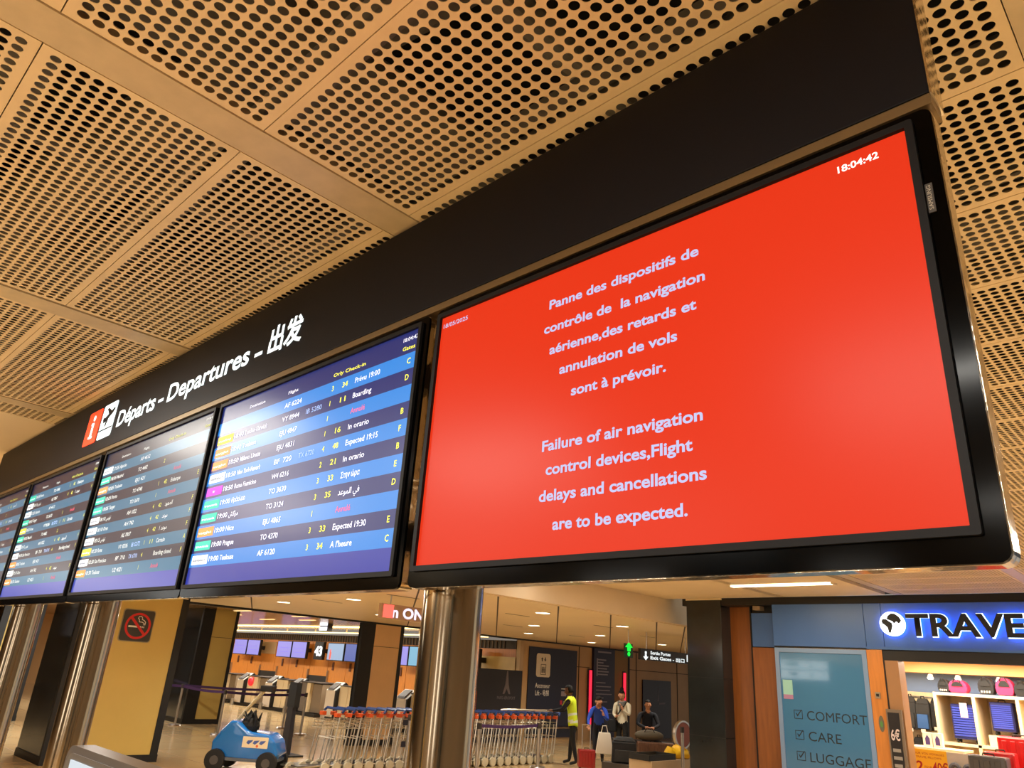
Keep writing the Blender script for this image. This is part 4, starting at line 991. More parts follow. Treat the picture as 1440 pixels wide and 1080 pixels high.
# ------------------------------------------------------------------ luggage trolleys
cart_or = mat('cart_orange', (214, 84, 26), 0.4); cart_bl = mat('cart_blue', (28, 62, 128), 0.4); tubem = mat('cart_tube', (196, 190, 176), 0.28, 0.9)
whl = mat('cart_wheel', (196, 186, 160), 0.5)
def make_cart():
    t = thing('luggage_trolley', 'x', 'trolley', (0, 0, 0), z0=0)
    # local: forward is -Y, right side +X faces the viewer
    b = MB(0)
    for sx in (-0.27, 0.27):
        b.tube([(sx, 0.10, 0.13), (sx, 0.16, 0.55), (sx * .95, 0.22, 0.98)], 0.013, 6)
        b.tube([(sx, 0.10, 0.13), (sx * .8, -0.55, 0.11)], 0.013, 6)
        b.tube([(sx, 0.02, 0.14), (sx * .97, 0.10, 0.80)], 0.010, 6)
    b.tube([(-0.26, 0.16, 0.55), (0.26, 0.16, 0.55)], 0.009, 6); b.tube([(-0.216, -0.55, 0.11), (0.216, -0.55, 0.11)], 0.012, 6)
    b.build('frame', tubem, t, local=True, smooth=True)
    b = MB(0); b.tube([(-0.30, 0.22, 0.98), (-0.29, 0.27, 1.03), (0.29, 0.27, 1.03), (0.30, 0.22, 0.98)], 0.024, 8); b.build('handle', cart_bl, t, local=True, smooth=True)
    for sx in (0.24, -0.24): b = MB(0); b.box(sx - .05, sx + .05, 0.12, 0.21, 0.905, 0.97); b.build('brake_grip', cart_or, t, bevel=0.01, local=True)
    b = MB(0)
    for z in (0.72, 0.78, 0.84): b.tube([(-0.26, 0.17, z), (-0.22, -0.04, z), (0.22, -0.04, z), (0.26, 0.17, z)], 0.007, 5)
    for x in (-.15, -.05, .05, .15): b.tube([(x, -0.04, 0.72), (x, -0.04, 0.84)], 0.006, 5)
    b.build('basket', tubem, t, local=True)
    b = MB(0); b.box(-0.24, 0.24, -0.50, 0.08, 0.115, 0.135); b.build('deck', M['greyc'], t, local=True)
    for sx, y in ((-0.27, 0.02), (0.27, 0.02), (0.0, -0.50)):
        b = MB(0); b.cyl((sx - .025, y, 0.088), (sx + .025, y, 0.088), 0.088, n=18); b.build('wheel', whl, t, bevel=0.008, smooth=True, local=True)
    return t
ORD = ['first', 'second', 'third', 'fourth', 'fifth', 'sixth', 'seventh', 'eighth', 'ninth', 'tenth', 'eleventh', 'twelfth']
proto = make_cart(); first = True
def put_cart(x, y, rz, label, group):
    global first
    o = proto if first else copy_tree(proto); first = False
    o.location = (x, y, 0); o.rotation_euler = (0, 0, rz); o['label'] = label; o['group'] = group
for i in range(10):
    put_cart(-12.45, 8.15 + i * 0.235, R.uniform(-.02, .02), ORD[i] + ' luggage trolley from the left in the row left of the big steel pole', 'left row of trolleys')
for i in range(12):
    put_cart(-12.30, 11.45 + i * 0.232, R.uniform(-.02, .02), ORD[i] + ' luggage trolley from the left in the row right of the big steel pole', 'right row of trolleys')
# adverts / fittings among the trolleys
t = thing('advert_plate', 'pair of navy plates with orange squares on the trolleys by the steel pole', 'sign', (-11.9, 9.95, -1.3))
for z in (-1.03, -1.40):
    B(-11.95, -11.93, 9.62, 10.02, z - 0.05, z + 0.05).build('navy_plate', M['dkblue'], t)
    B(-11.93, -11.925, 9.84, 9.96, z - 0.04, z + 0.04).build('orange_square', cart_or, t)
m_ = MB(); m_.box(-11.96, -11.95, 9.78, 9.82, -K, -0.95); m_.build('hanger', M['steel2'], t)
stanchion(-11.4, 9.35, 'pale post in front of the left trolley row', 1.02, 0.045)
stanchion(-11.55, 11.25, 'pale post just right of the big steel pole', 0.86, 0.04)
stanchion(-11.55, 13.05, 'pale post in front of the right end of the trolley row', 0.86, 0.04)
beltline((-11.55, 11.27), (-11.55, 13.03), -K + 0.82, 'purple belt in front of the right trolley row')

# ------------------------------------------------------------------ wall with lift board behind the worker
WX = -15.9
wl = wall('wall_lift', B(WX - 0.15, WX, 17.12, 30, -K, ZL - 0.042), mat('beige_panel_wall', (190, 156, 110), 0.5, vary=0.08, vscale=1.0))
m_ = MB()
for y in (19.75, 22.95, 25.6, 26.4, 27.9): m_.box(WX, WX + 0.01, y - 0.02, y + 0.02, -K + .001, ZL - 0.05)
m_.box(WX, WX + 0.008, 19.65, 20.3, 0.26, 0.28); m_.box(WX, WX + 0.008, 22.5, 29.5, 0.30, 0.32)
m_.build('panel_joint', M['groove'], wl)
t = thing('lift_board', 'navy wall board with white lift pictogram and lettering', 'sign', (WX, 18.45, -1.78))
B(WX + 0.011, WX + 0.03, 17.33, 19.62, -1.78, 0.74).build('board', M['dkblue'], t)
m_ = MB(); m_.prism(rrect(0.64, 0.67, 0.08), (WX + 0.03, 17.99, 0.23), UY, UZ, 0, 0.01); pi = m_.build('pictogram', M['offw'], t)
m_ = MB(); ring_prism(m_, 0.24, 0.30, 0.005, 0.21, 0.27, 0.004, (WX + 0.04, 17.99, 0.11), UY, UZ, 0, 0.004, 2)
for k in (-1, 0, 1):
    c = (WX + 0.04, 17.99 + k * 0.06, 0.11); m_.prism([(.018 * math.cos(a * .785), .06 + .018 * math.sin(a * .785)) for a in range(8)], c, UY, UZ, 0, 0.004); m_.prism([(-.02, .035), (.02, .035), (.015, -.1), (-.015, -.1)], c, UY, UZ, 0, 0.004)
m_.prism([(-.02, -.06), (.02, -.06), (.02, 0), (.05, 0), (0, .06), (-.05, 0), (-.02, 0)], (WX + 0.04, 17.92, 0.40), UY, UZ, 0, 0.004)
m_.prism([(-.02, .06), (.02, .06), (.02, 0), (.05, 0), (0, -.06), (-.05, 0), (-.02, 0)], (WX + 0.04, 18.06, 0.40), UY, UZ, 0, 0.004)
m_.build('lift_drawing', M['chara'], pi)
wtx = mat('white_print', (225, 220, 210), 0.5)
text('Ascenseur', 'lettering', wtx, t, (WX + 0.03, 17.66, -0.41), UY, UZ, 0.14, 0.68, 0.01)
text('Lift - 电梯', 'lettering', wtx, t, (WX + 0.03, 17.68, -0.62), UY, UZ, 0.14, 0.62, 0.01)
B(WX + 0.03, WX + 0.035, 18.88, 19.25, -0.42, -0.40).build('notice_strip', wtx, t)
B(WX + 0.03, WX + 0.035, 18.88, 19.12, -0.62, -0.48).build('notice', mat('grey_notice', (150, 140, 150), 0.5), t)
B(WX + 0.03, WX + 0.035, 18.84, 18.94, -0.86, -0.74).build('red_notice', mat('red_notice', (190, 40, 60), 0.5), t)
B(WX + 0.03, WX + 0.035, 19.0, 19.2, -0.84, -0.76).build('notice', mat('grey_notice', (150, 140, 150), 0.5), t)
t = thing('wall_rail', 'low steel rail along the foot of the lift board', 'rail', (WX + 0.1, 18.3, -1.7))
m_ = MB(); m_.tube([(WX + 0.12, 17.3, -1.50), (WX + 0.12, 19.6, -1.50)], 0.03, 8); m_.build('bar', M['steel2'], t, smooth=True)
m_ = MB()
for y in (17.4, 18.45, 19.5): m_.tube([(WX + 0.03, y, -1.50), (WX + 0.12, y, -1.50)], 0.015, 6)
m_.build('bracket', M['steel2'], t)
t = thing('charcoal_partition', 'charcoal partition with a grey tower emblem left of the lift board', 'partition', (WX, 16.3, -K))
B(WX - 0.06, WX, 14.9, 17.1, -K, 0.03).build('panel', M['chara'], t)
m_ = MB(); m_.prism([(-.16, 0), (-.09, .0), (0, .14), (.09, 0), (.16, 0), (.07, .26), (.02, .62), (-.02, .62), (-.07, .26)], (WX, 16.47, -0.62), UY, UZ, 0, 0.006)
m_.build('tower_emblem', mat('emblem_grey', (112, 106, 112), 0.5), t)
text('PARIS AÉROPORT', 'lettering', mat('emblem_grey', (112, 106, 112), 0.5), t, (WX, 16.1, -0.76), UY, UZ, 0.08, 0.75, 0.01)
t = thing('fire_cabinet', 'red framed extinguisher cabinet beside the big steel pole', 'cabinet', (-15.5, 14.9, -1.5))
m_ = MB(); ring_prism(m_, 0.34, 1.0, 0.02, 0.26, 0.9, 0.01, (-15.6, 14.83, -1.05), UY, UZ, -0.1, 0.0, 2); m_.build('frame', mat('fire_red', (220, 60, 30), 0.4), t)
B(-15.7, -15.69, 14.70, 14.96, -1.5, -0.6).build('back_panel', mat('fire_back', (150, 44, 30), 0.5), t)
MB().cyl((-15.64, 14.83, -1.4), (-15.64, 14.83, -0.95), 0.06, n=12).build('extinguisher', mat('fire_bright', (230, 70, 50), 0.4), t, smooth=True)
B(-15.72, -15.6, 14.79, 14.87, -K, -1.5).build('stand', M['blackm'], t)
# totem and red light bars
t = thing('information_totem', 'tall navy information totem with white listing', 'sign', (WX + 0.05, 21.0, -K))
B(WX + 0.011, WX + 0.1, 20.42, 21.56, -K, ZL - 0.045).build('body', mat('totem_navy', (34, 34, 66), 0.45), t)
m_ = MB()
for i in range(6): m_.box(WX + 0.1, WX + 0.104, 20.62, 20.62 + (0.45, 0.3, 0.6, 0.5, 0.6, 0.55)[i], 0.52 - i * 0.09, 0.56 - i * 0.09)
m_.box(WX + 0.1, WX + 0.104, 20.56, 20.62, 0.03, 0.58); m_.box(WX + 0.1, WX + 0.104, 20.62, 21.35, 0.76, 0.81)
for i in range(9): m_.box(WX + 0.1, WX + 0.104, 20.55, 20.55 + (0.5, 0.8, 0.75, 0.85, 0.4, 0.6, 0.3, 0.85, 0.85)[i], -0.18 - i * 0.115, -0.15 - i * 0.115)
o = m_.build('printed_lines', mat('totem_print', (150, 146, 160), 0.5), t)
redbar = emis('red_tube', (255, 40, 66), 1.5)
for y, lb, z0_ in ((20.27, 'left', -1.406), (22.15, 'right', -1.3)):
    t = thing('red_light_bar', 'vertical glowing red light bar on the ' + lb + ' side of the totem', 'light', (WX + 0.1, y, z0_))
    B(WX + 0.02, WX + 0.06, y - 0.08, y + 0.08, z0_ - 0.05, 0.24).build('backing', M['chara'], t)
    MB().cyl((WX + 0.09, y, z0_), (WX + 0.09, y, 0.19), 0.045, n=10).build('tube', redbar, t, smooth=True)
yw = mat('olive_panel', (142, 112, 44), 0.5)
o = B(WX + 0.011, WX + 0.04, 21.6, 22.4, -K, ZL - 0.045).build('olive_panel', yw); tag(o, 'olive yellow wall panel between the totem and the right red bar', 'panel')
o = B(WX, WX + 0.05, 22.41, 22.5, -K, ZL - 0.045).build('trim_6', M['blackm']); struct(o)
t = thing('dark_display', 'tall dark poster panel with a small tower behind the seated man', 'sign', (WX, 24.2, -1.4))
B(WX + 0.011, WX + 0.05, 23.3, 25.1, -K + .001, 0.02).build('panel', M['dkblue'], t)
m_ = MB(); m_.prism([(-.08, 0), (-.03, .02), (0, .5), (.03, .02), (.08, 0)], (WX + 0.05, 24.25, -0.66), UY, UZ, 0, 0.004); m_.prism([(-.1, 0), (.3, .02), (.3, .08), (-.1, .06)], (WX + 0.05, 24.4, -0.78), UY, UZ, 0, 0.004)
m_.build('tower_print', mat('emblem_grey2', (100, 96, 112), 0.5), t)

# hanging signs
SX = -9.0
t = thing('exit_sign', 'green glowing running-man exit sign hanging under the cream ceiling', 'sign', (SX, 12.78, 0.43))
ge = emis('exit_green', (10, 226, 60), 1.6)
B(SX - 0.05, SX - 0.03, 12.64, 12.92, 0.40, 0.66).build('plate', mat('exit_back', (10, 60, 24), 0.5), t)
m_ = MB(); m_.prism([(-.05, -.04), (.05, -.04), (.05, .03), (.12, .03), (0, .12), (-.12, .03), (-.05, .03)], (SX - 0.03, 12.78, 0.56), UY, UZ, 0, 0.01)
m_.prism([(.04 * math.cos(a * .785), .04 * math.sin(a * .785)) for a in range(8)], (SX - 0.03, 12.78, 0.465), UY, UZ, 0, 0.01)
m_.build('glowing_symbol', ge, t)
m_ = MB(); m_.tube([(SX - 0.04, 12.78, 0.66), (SX - 0.04, 12.78, ZL)], 0.008, 6); m_.build('hanger', M['steel2'], t)
t = thing('direction_sign', 'dark hanging direction sign with white arrow and two lines of text', 'sign', (SX, 14.1, 0.40))
B(SX - 0.06, SX, 13.15, 15.1, 0.385, 0.60).build('board', M['chara'], t)
m_ = MB()
m_.prism([(-.03, .02), (.03, .02), (.03, -.02), (.09, -.02), (0, -.09), (-.09, -.02), (-.03, -.02)], (SX, 13.33, 0.47), UY, UZ, 0, 0.004)
m_.prism([(-.03, .03), (.03, .03), (.03, .08), (-.03, .08)], (SX, 13.33, 0.47), UY, UZ, 0, 0.004)
m_.prism([(-.05, -.07), (.05, -.07), (.05, .07), (-.05, .07)], (SX, 14.95, 0.50), UY, UZ, 0, 0.004)
m_.build('arrow', emis('sign_white_lit', (226, 240, 245), 1.2), t)
text('Sortie Portes', 'lettering', emis('sign_white_lit', (226, 240, 245), 1.2), t, (SX, 13.50, 0.505), UY, UZ, 0.065, 0.75, 0.02)
text('Exit Gates - 出口', 'lettering', emis('sign_white_lit', (226, 240, 245), 1.2), t, (SX, 13.50, 0.41), UY, UZ, 0.065, 1.3, 0.02)
m_ = MB()
for y in (13.4, 14.9): m_.tube([(SX - 0.03, y, 0.60), (SX - 0.03, y, ZL)], 0.01, 6)
m_.build('hanger', M['steel2'], t)
t = thing('lit_sign', 'glowing red and white letter sign under the cream ceiling beside the steel pole', 'sign', (SX, 7.3, 0.6))
B(SX - 0.06, SX, 6.62, 8.2, 0.60, 0.80).build('board', mat('sign_lilac', (180, 150, 130), 0.5), t)
B(SX, SX + 0.01, 6.66, 6.84, 0.61, 0.79).build('red_square', emis('pinkred', (250, 110, 100), 0.9), t)
text('l n ONCM', 'lettering', emis('cold_white', (214, 220, 255), 1.1), t, (SX, 6.70, 0.625), UY, UZ, 0.15, 1.1, 0.03)
m_ = MB()
for y in (6.8, 8.0): m_.tube([(SX - 0.03, y, 0.80), (SX - 0.03, y, ZL)], 0.01, 6)
m_.build('hanger', M['steel2'], t)
t = thing('hanging_board', 'dark board hanging at the far left edge under the screens', 'sign', (-17.0, 3.3, 0.0))
B(-18.2, -16.3, 3.3, 3.36, 0.10, 0.62).build('board', M['dkblue'], t)
m_ = MB(); m_.tube([(-17.9, 3.33, 0.6), (-17.9, 3.33, 1.12)], 0.015, 6); m_.tube([(-16.6, 3.33, 0.6), (-16.6, 3.33, 1.12)], 0.015, 6); m_.build('hanger', M['steel2'], t)

# ------------------------------------------------------------------ people
skin_m = mat('skin_tone', (196, 140, 108), 0.55); skin_d = mat('skin_dark', (108, 70, 48), 0.55); hair_m = mat('dark_hair', (22, 18, 16), 0.7)
eye_m = mat('eye_dark', (20, 16, 14), 0.4); lip_m = mat('lip', (150, 80, 70), 0.6)
def figure(label, loc, rz, J, segs, mats, hair='short', head_dir=(0, 1, -0.1), skinmat=0, hands=True):
    """J: joints {name: (xyz, radius)}; segs: [(a,b,slot)]; mats: slot materials (0 = skin); local +Y is forward"""
    t = thing('person', label, 'person', (loc[0], loc[1], loc[2]), rz)
    names = list(J); idx = {n: i for i, n in enumerate(names)}
    me = bpy.data.meshes.new('body'); me.from_pydata([J[n][0] for n in names], [(idx[a], idx[b]) for a, b, c in segs], []); me.update()
    ob = bpy.data.objects.new('tmp', me); COL.objects.link(ob)
    md = ob.modifiers.new('s', 'SKIN'); md.use_smooth_shade = True; md.branch_smoothing = 0.6
    for i, n in enumerate(names):
        r = J[n][1]; r = r if isinstance(r, tuple) else (r, r)
        me.skin_vertices[0].data[i].radius = r
        me.skin_vertices[0].data[i].use_root = (n == 'pelvis')
    sd = ob.modifiers.new('d', 'SUBSURF'); sd.levels = 2; sd.render_levels = 2
    bpy.context.view_layer.update()
    bme = bpy.data.meshes.new_from_object(ob.evaluated_get(bpy.context.evaluated_depsgraph_get()))
    bpy.data.objects.remove(ob)
    for q in mats: bme.materials.append(q)
    S = [(Vector(J[a][0]), Vector(J[b][0]), c) for a, b, c in segs]
    def near(p):
        best = 1e9; sl_ = 0
        for a, b, c in S:
            d = b - a; k = max(0, min(1, (p - a).dot(d) / max(1e-9, d.length_squared))); e = (p - (a + d * k)).length
            if e < best: best = e; sl_ = c
        return sl_
    for p in bme.polygons: p.material_index = near(p.center)
    # head, face and hands joined into the body mesh
    bm = bmesh.new(); bm.from_mesh(bme)
    nslot = len(mats)
    for q in (eye_m, lip_m): bme.materials.append(q)
    hp = Vector(J['head'][0]); fwd = Vector(head_dir).normalized(); side = fwd.cross(Vector((0, 0, 1))).normalized(); up = side.cross(fwd).normalized()
    def blob(c, r, slot, n=14, m=10):
        n0 = MB(0); n0.ell((0, 0, 0), (1, 1, 1), n, m); vv = []
        for v in n0.v:
            x, y, z = v; k = 1.0
            if slot == 0 and r[2] > 0.08:   # head: narrower jaw, fuller back
                k = 1 - 0.22 * max(0, -z) if y > -0.3 else 1.0
            vv.append(bm.verts.new(c + side * (x * r[0] * k) + fwd * (y * r[1]) + up * (z * r[2])))
        for f in n0.f:
            try: g = bm.faces.new([vv[i] for i in dict.fromkeys(f)]); g.material_index = slot; g.smooth = True
            except ValueError: pass
    blob(hp, (0.076, 0.096, 0.118), 0)
    blob(hp + fwd * 0.098 - up * 0.012, (0.013, 0.02, 0.024), 0, 8, 6)
    for s_ in (-1, 1):
        blob(hp + fwd * 0.084 + side * (0.031 * s_) + up * 0.012, (0.013, 0.008, 0.007), nslot, 8, 6)
        blob(hp + side * (0.078 * s_) - up * 0.005, (0.012, 0.02, 0.03), 0, 8, 6)
    blob(hp + fwd * 0.087 - up * 0.052, (0.022, 0.008, 0.007), nslot + 1, 8, 6)
    def finger(a, d, w, ln, r):
        b = MB(0); b.tube([a, a + d * ln * .45, a + d * ln * .75 + w * ln * .2, a + d * ln * .85 + w * ln * .42], [r, r * .95, r * .85, r * .6], 6)
        vv = [bm.verts.new(v) for v in b.v]
        for f in b.f: g = bm.faces.new([vv[i] for i in f]); g.material_index = 0; g.smooth = True
    if hands:
        for s_ in ('L', 'R'):
            w_ = Vector(J['wrist' + s_][0]); h_ = Vector(J['hand' + s_][0]); d = (h_ - w_).normalized()
            cr = d.cross(Vector((0, 0, 1))); cr = cr.normalized() if cr.length > 1e-3 else Vector((1, 0, 0)); curl = d.cross(cr).normalized()
            if curl.z > 0: curl = -curl
            for k, ln in enumerate((0.062, 0.075, 0.078, 0.065)): finger(h_ + cr * (0.024 - 0.017 * k), d, curl, ln, 0.0095)
            sgn = 1 if s_ == 'L' else -1
            finger(w_.lerp(h_, 0.45) + cr * 0.025 * sgn, (d + cr * sgn * 0.8).normalized(), curl, 0.055, 0.0105)
    bm.to_mesh(bme); bm.free(); bme.name = 'body'
    for p in bme.polygons: p.use_smooth = True
    o = bpy.data.objects.new('body', bme); o.parent = t; COL.objects.link(o)
    hm = bmesh.new(); 
    n0 = MB(0); n0.ell((0, 0, 0), (1, 1, 1), 16, 12); vv = []; keep = []
    for v in n0.v:
        x, y, z = v; jit = 1 + 0.04 * math.sin(9 * x + 7 * z) * math.cos(8 * y)
        vv.append(hm.verts.new(hp - fwd * 0.008 + up * 0.010 + side * (x * 0.086 * jit) + fwd * (y * 0.106 * jit) + up * (z * 0.124 * jit))); keep.append((z > 0.35) or (y < 0.05 and z > (-0.55 if hair == 'short' else -1)))
    for f in n0.f:
        ff = list(dict.fromkeys(f))
        if all(keep[i] for i in ff):
            try: hm.faces.new([vv[i] for i in ff])
            except ValueError: pass
    if hair == 'bun':
        b = MB(0); c = hp - fwd * 0.06 + up * 0.13; b.ell(tuple(c), (0.05, 0.05, 0.045), 10, 8); v2 = [hm.verts.new(v) for v in b.v]
        for f in b.f:
            try: hm.faces.new([v2[i] for i in dict.fromkeys(f)])
            except ValueError: pass
    hme = bpy.data.meshes.new('hair'); bmesh.ops.solidify(hm, geom=list(hm.faces), thickness=0.008); hm.to_mesh(hme); hm.free()
    hme.materials.append(hair_m)
    for p in hme.polygons: p.use_smooth = True
    ho = bpy.data.objects.new('hair', hme); ho.parent = t; COL.objects.link(ho)
    return t, o, near
def shell(t, body, test, name, ms, off=0.014, slot=None):
    """clothing: body faces that pass the test, pushed outwards"""
    bm = bmesh.new(); bm.from_mesh(body.data); bm.faces.ensure_lookup_table()
    bm.normal_update()
    bmesh.ops.delete(bm, geom=[f for f in bm.faces if not test(f)], context='FACES')
    for v in bm.verts: v.co += v.normal * off
    for f in bm.faces: f.material_index = slot(f.calc_center_median()) if slot else 0
    bmesh.ops.solidify(bm, geom=list(bm.faces), thickness=0.006)
    me = bpy.data.meshes.new(name); bm.to_mesh(me); bm.free()
    for q in ms: me.materials.append(q)
    for p in me.polygons: p.use_smooth = True
    o = bpy.data.objects.new(name, me); o.parent = t; COL.objects.link(o); return o
def standing(lean=0.0, arms=None, stride=0.0, H_=1.0, w=1.0, crouch=0.0):
    y = lambda z: lean * max(0, z - 0.95)
    J = {'pelvis': ((0, 0, 0.95), (0.155 * w, 0.115)), 'waist': ((0, y(1.1), 1.10), (0.145 * w, 0.105)), 'chest': ((0, y(1.32) , 1.32), (0.165 * w, 0.12)), 'neckb': ((0, y(1.47), 1.47), 0.075),
         'neck': ((0, y(1.53) + .01, 1.54), 0.052), 'head': ((0, y(1.66) + .03, 1.655), 0.055)}
    for s_, q in (('L', 1), ('R', -1)):
        J['sh' + s_] = ((q * 0.18 * w, y(1.42), 1.42), 0.068)
        J['hip' + s_] = ((q * 0.09, 0.0, 0.88), 0.095)
        J['knee' + s_] = ((q * 0.10, q * stride * 0.5 + 0.02, 0.49), 0.062)
        J['ank' + s_] = ((q * 0.10, q * stride - 0.01, 0.09), 0.044)
        J['toe' + s_] = ((q * 0.115, q * stride + 0.16, 0.035), 0.036)
    for s_ in 'LR':
        e, wv, h = arms[s_]
        J['elb' + s_] = (e, 0.045); J['wrist' + s_] = (wv, 0.030); J['hand' + s_] = (h, (0.034, 0.02))
    return {k: (tuple(c * H_ for c in a), (tuple(v * H_ for v in b) if isinstance(b, tuple) else b * H_)) for k, (a, b) in J.items()}
def segs_std(top=1, bottom=2, shoe=3, fore=1):
    s = [('pelvis', 'waist', top), ('waist', 'chest', top), ('chest', 'neckb', top), ('neckb', 'neck', 0), ('neck', 'head', 0)]
    for q in 'LR':
        s += [('neckb', 'sh' + q, top), ('sh' + q, 'elb' + q, top), ('elb' + q, 'wrist' + q, fore), ('wrist' + q, 'hand' + q, 0),
              ('pelvis', 'hip' + q, bottom), ('hip' + q, 'knee' + q, bottom), ('knee' + q, 'ank' + q, bottom), ('ank' + q, 'toe' + q, shoe)]
    return s
navy = mat('cloth_navy', (24, 26, 36), 0.85); blkcl = mat('cloth_black', (20, 20, 22), 0.85); bluecl = mat('cloth_blue', (36, 74, 186), 0.8); whcl = mat('cloth_white', (222, 214, 190), 0.8); shoem = mat('shoe_black', (16, 16, 16), 0.5)
lime = mat('hi_vis', (206, 226, 36), 0.6, emit=None); refl = mat('reflective', (214, 222, 206), 0.35)
# worker
arms = {'L': ((0.24, 0.20, 1.22), (0.20, 0.44, 1.16), (0.19, 0.53, 1.16)), 'R': ((-0.24, 0.22, 1.23), (-0.20, 0.48, 1.18), (-0.19, 0.57, 1.18))}
J = standing(0.16, arms, 0.12, 0.925, 1.08)
RZW = math.radians(112)
t, body, near = figure('person in a yellow high-visibility vest pushing the trolley row', (-11.62, 14.3, -K), RZW, J, segs_std(1, 2, 3), [skin_d, navy, blkcl, shoem], 'short', (0, 1, -0.25))
def vest_test(f):
    c = f.calc_center_median(); return 0.80 < c.z < 1.40 and abs(c.x) < 0.205 and not (abs(c.x) > 0.165 and c.z < 1.20 and c.y > 0.11) and c.y < 0.21
shell(t, body, vest_test, 'hi_vis_vest', [lime, refl], 0.022, lambda c: 1 if (0.87 < c.z < 0.92 or 1.02 < c.z < 1.07) else 0)
t2 = thing('push_bar', 'long pale bar held by the worker over the trolley handles', 'bar', (-12.2, 13.6, -0.8))
m_ = MB(); m_.tube([(-12.05, 14.08, -0.79), (-12.3, 13.2, -0.80), (-12.4, 12.7, -0.815)], 0.022, 8); m_.build('bar', tubem, t2, smooth=True)
# woman in white shirt
arms = {'L': ((0.22, 0.08, 1.16), (0.10, 0.24, 1.12), (0.04, 0.29, 1.15)), 'R': ((-0.23, 0.10, 1.18), (-0.10, 0.25, 1.30), (-0.06, 0.27, 1.40))}
J = standing(0.05, arms, 0.03, 0.90, 1.1)
t, body, near = figure('person in a white shirt with a scarf and crossed black bag strap', (-11.55, 16.1, -K), math.radians(195), J, segs_std(1, 2, 3), [skin_m, whcl, blkcl, shoem], 'bun', (-0.3, 1, -0.35))
b = MB(0)
for k in range(3): b.tube([(0.085 * math.cos(a), 0.05 + 0.085 * math.sin(a), 1.345 - k * 0.03 - 0.02 * math.sin(a)) for a in [math.radians(v) for v in range(0, 361, 30)]], 0.026, 6)
b.tube([(0.0, 0.12, 1.31), (0.0, 0.14, 1.22), (0.02, 0.13, 1.13)], [0.04, 0.045, 0.02], 6)
b.build('scarf', mat('grey_scarf', (112, 110, 108), 0.9), t, smooth=True, local=True)
b = MB(0); b.tube([(-0.12, 0.05, 1.34), (-0.02, 0.15, 1.18), (0.12, 0.15, 0.98), (0.19, 0.10, 0.88)], 0.016, 6); b.build('bag_strap', blkcl, t, local=True)
b = MB(0); b.box(0.12, 0.34, 0.0, 0.14, 0.66, 0.93); b.build('shoulder_bag', blkcl, t, bevel=0.04, seg=3, smooth=True, local=True)
# woman in blue bending over a red case
J = {'pelvis': ((0, -0.05, 0.90), (0.15, 0.115)), 'waist': ((0, 0.04, 1.03), (0.135, 0.10)), 'chest': ((0, 0.17, 1.19), (0.155, 0.11)), 'neckb': ((0, 0.27, 1.30), 0.07), 'neck': ((0, 0.32, 1.36), 0.05), 'head': ((0, 0.38, 1.44), 0.055)}
for s_, q in (('L', 1), ('R', -1)):
    J['sh' + s_] = ((q * 0.17, 0.23, 1.24), 0.065); J['hip' + s_] = ((q * 0.09, -0.05, 0.84), 0.093); J['knee' + s_] = ((q * 0.1, 0.04, 0.47), 0.06); J['ank' + s_] = ((q * 0.1, -0.03, 0.09), 0.042); J['toe' + s_] = ((q * 0.11, 0.13, 0.035), 0.034)
J['elbL'] = ((0.26, 0.30, 1.00), 0.044); J['wristL'] = ((0.24, 0.44, 0.86), 0.03); J['handL'] = ((0.23, 0.50, 0.82), (0.034, 0.02))
J['elbR'] = ((-0.24, 0.34, 1.02), 0.044); J['wristR'] = ((-0.14, 0.48, 1.12), 0.03); J['handR'] = ((-0.11, 0.50, 1.20), (0.034, 0.02))
J = {k: (tuple(c * 0.92 for c in a), b) for k, (a, b) in J.items()}
t, body, near = figure('person in a bright blue jacket bending towards the red suitcase', (-11.85, 15.55, -K), math.radians(215), J, segs_std(1, 2, 3), [skin_m, bluecl, navy, shoem], 'long', (0.25, 1, -0.5))
# seated man
J = {'pelvis': ((0, 0, 0.55), (0.17, 0.13)), 'waist': ((0, -0.02, 0.72), (0.16, 0.12)), 'chest': ((0, 0.0, 0.94), (0.18, 0.13)), 'neckb': ((0, 0.03, 1.09), 0.08), 'neck': ((0, 0.05, 1.15), 0.058), 'head': ((0, 0.08, 1.27), 0.06)}
for s_, q in (('L', 1), ('R', -1)):
    J['sh' + s_] = ((q * 0.20, 0.02, 1.03), 0.075); J['hip' + s_] = ((q * 0.10, 0.08, 0.52), 0.10); J['knee' + s_] = ((q * 0.15, 0.48, 0.52), 0.07); J['ank' + s_] = ((q * 0.14, 0.50, 0.09), 0.046); J['toe' + s_] = ((q * 0.15, 0.66, 0.035), 0.038)
    J['elb' + s_] = ((q * 0.27, 0.14, 0.80), 0.05); J['wrist' + s_] = ((q * 0.10, 0.36, 0.74), 0.034); J['hand' + s_] = ((q * 0.03, 0.42, 0.75), (0.036, 0.022))
SMX, SMY = -11.9, 17.7
t, body, near = figure('person in dark clothes sitting behind the luggage and facing the viewer', (SMX, SMY, -K), math.radians(-138), J, segs_std(1, 2, 3), [skin_m, navy, navy, shoem], 'short', (0, 1, 0.0))
t = thing('bench', 'dark waiting bench under the seated person', 'bench', (SMX, SMY, -K), math.radians(-138))
b = MB(0); b.box(-0.9, 0.9, -0.22, 0.22, 0.36, 0.42); b.build('seat', M['blackm'], t, bevel=0.01, local=True)
for x in (-0.7, 0.7):
    b = MB(0); b.box(x - 0.03, x + 0.03, -0.2, 0.2, 0, 0.36); b.build('leg', M['steel2'], t, local=True)
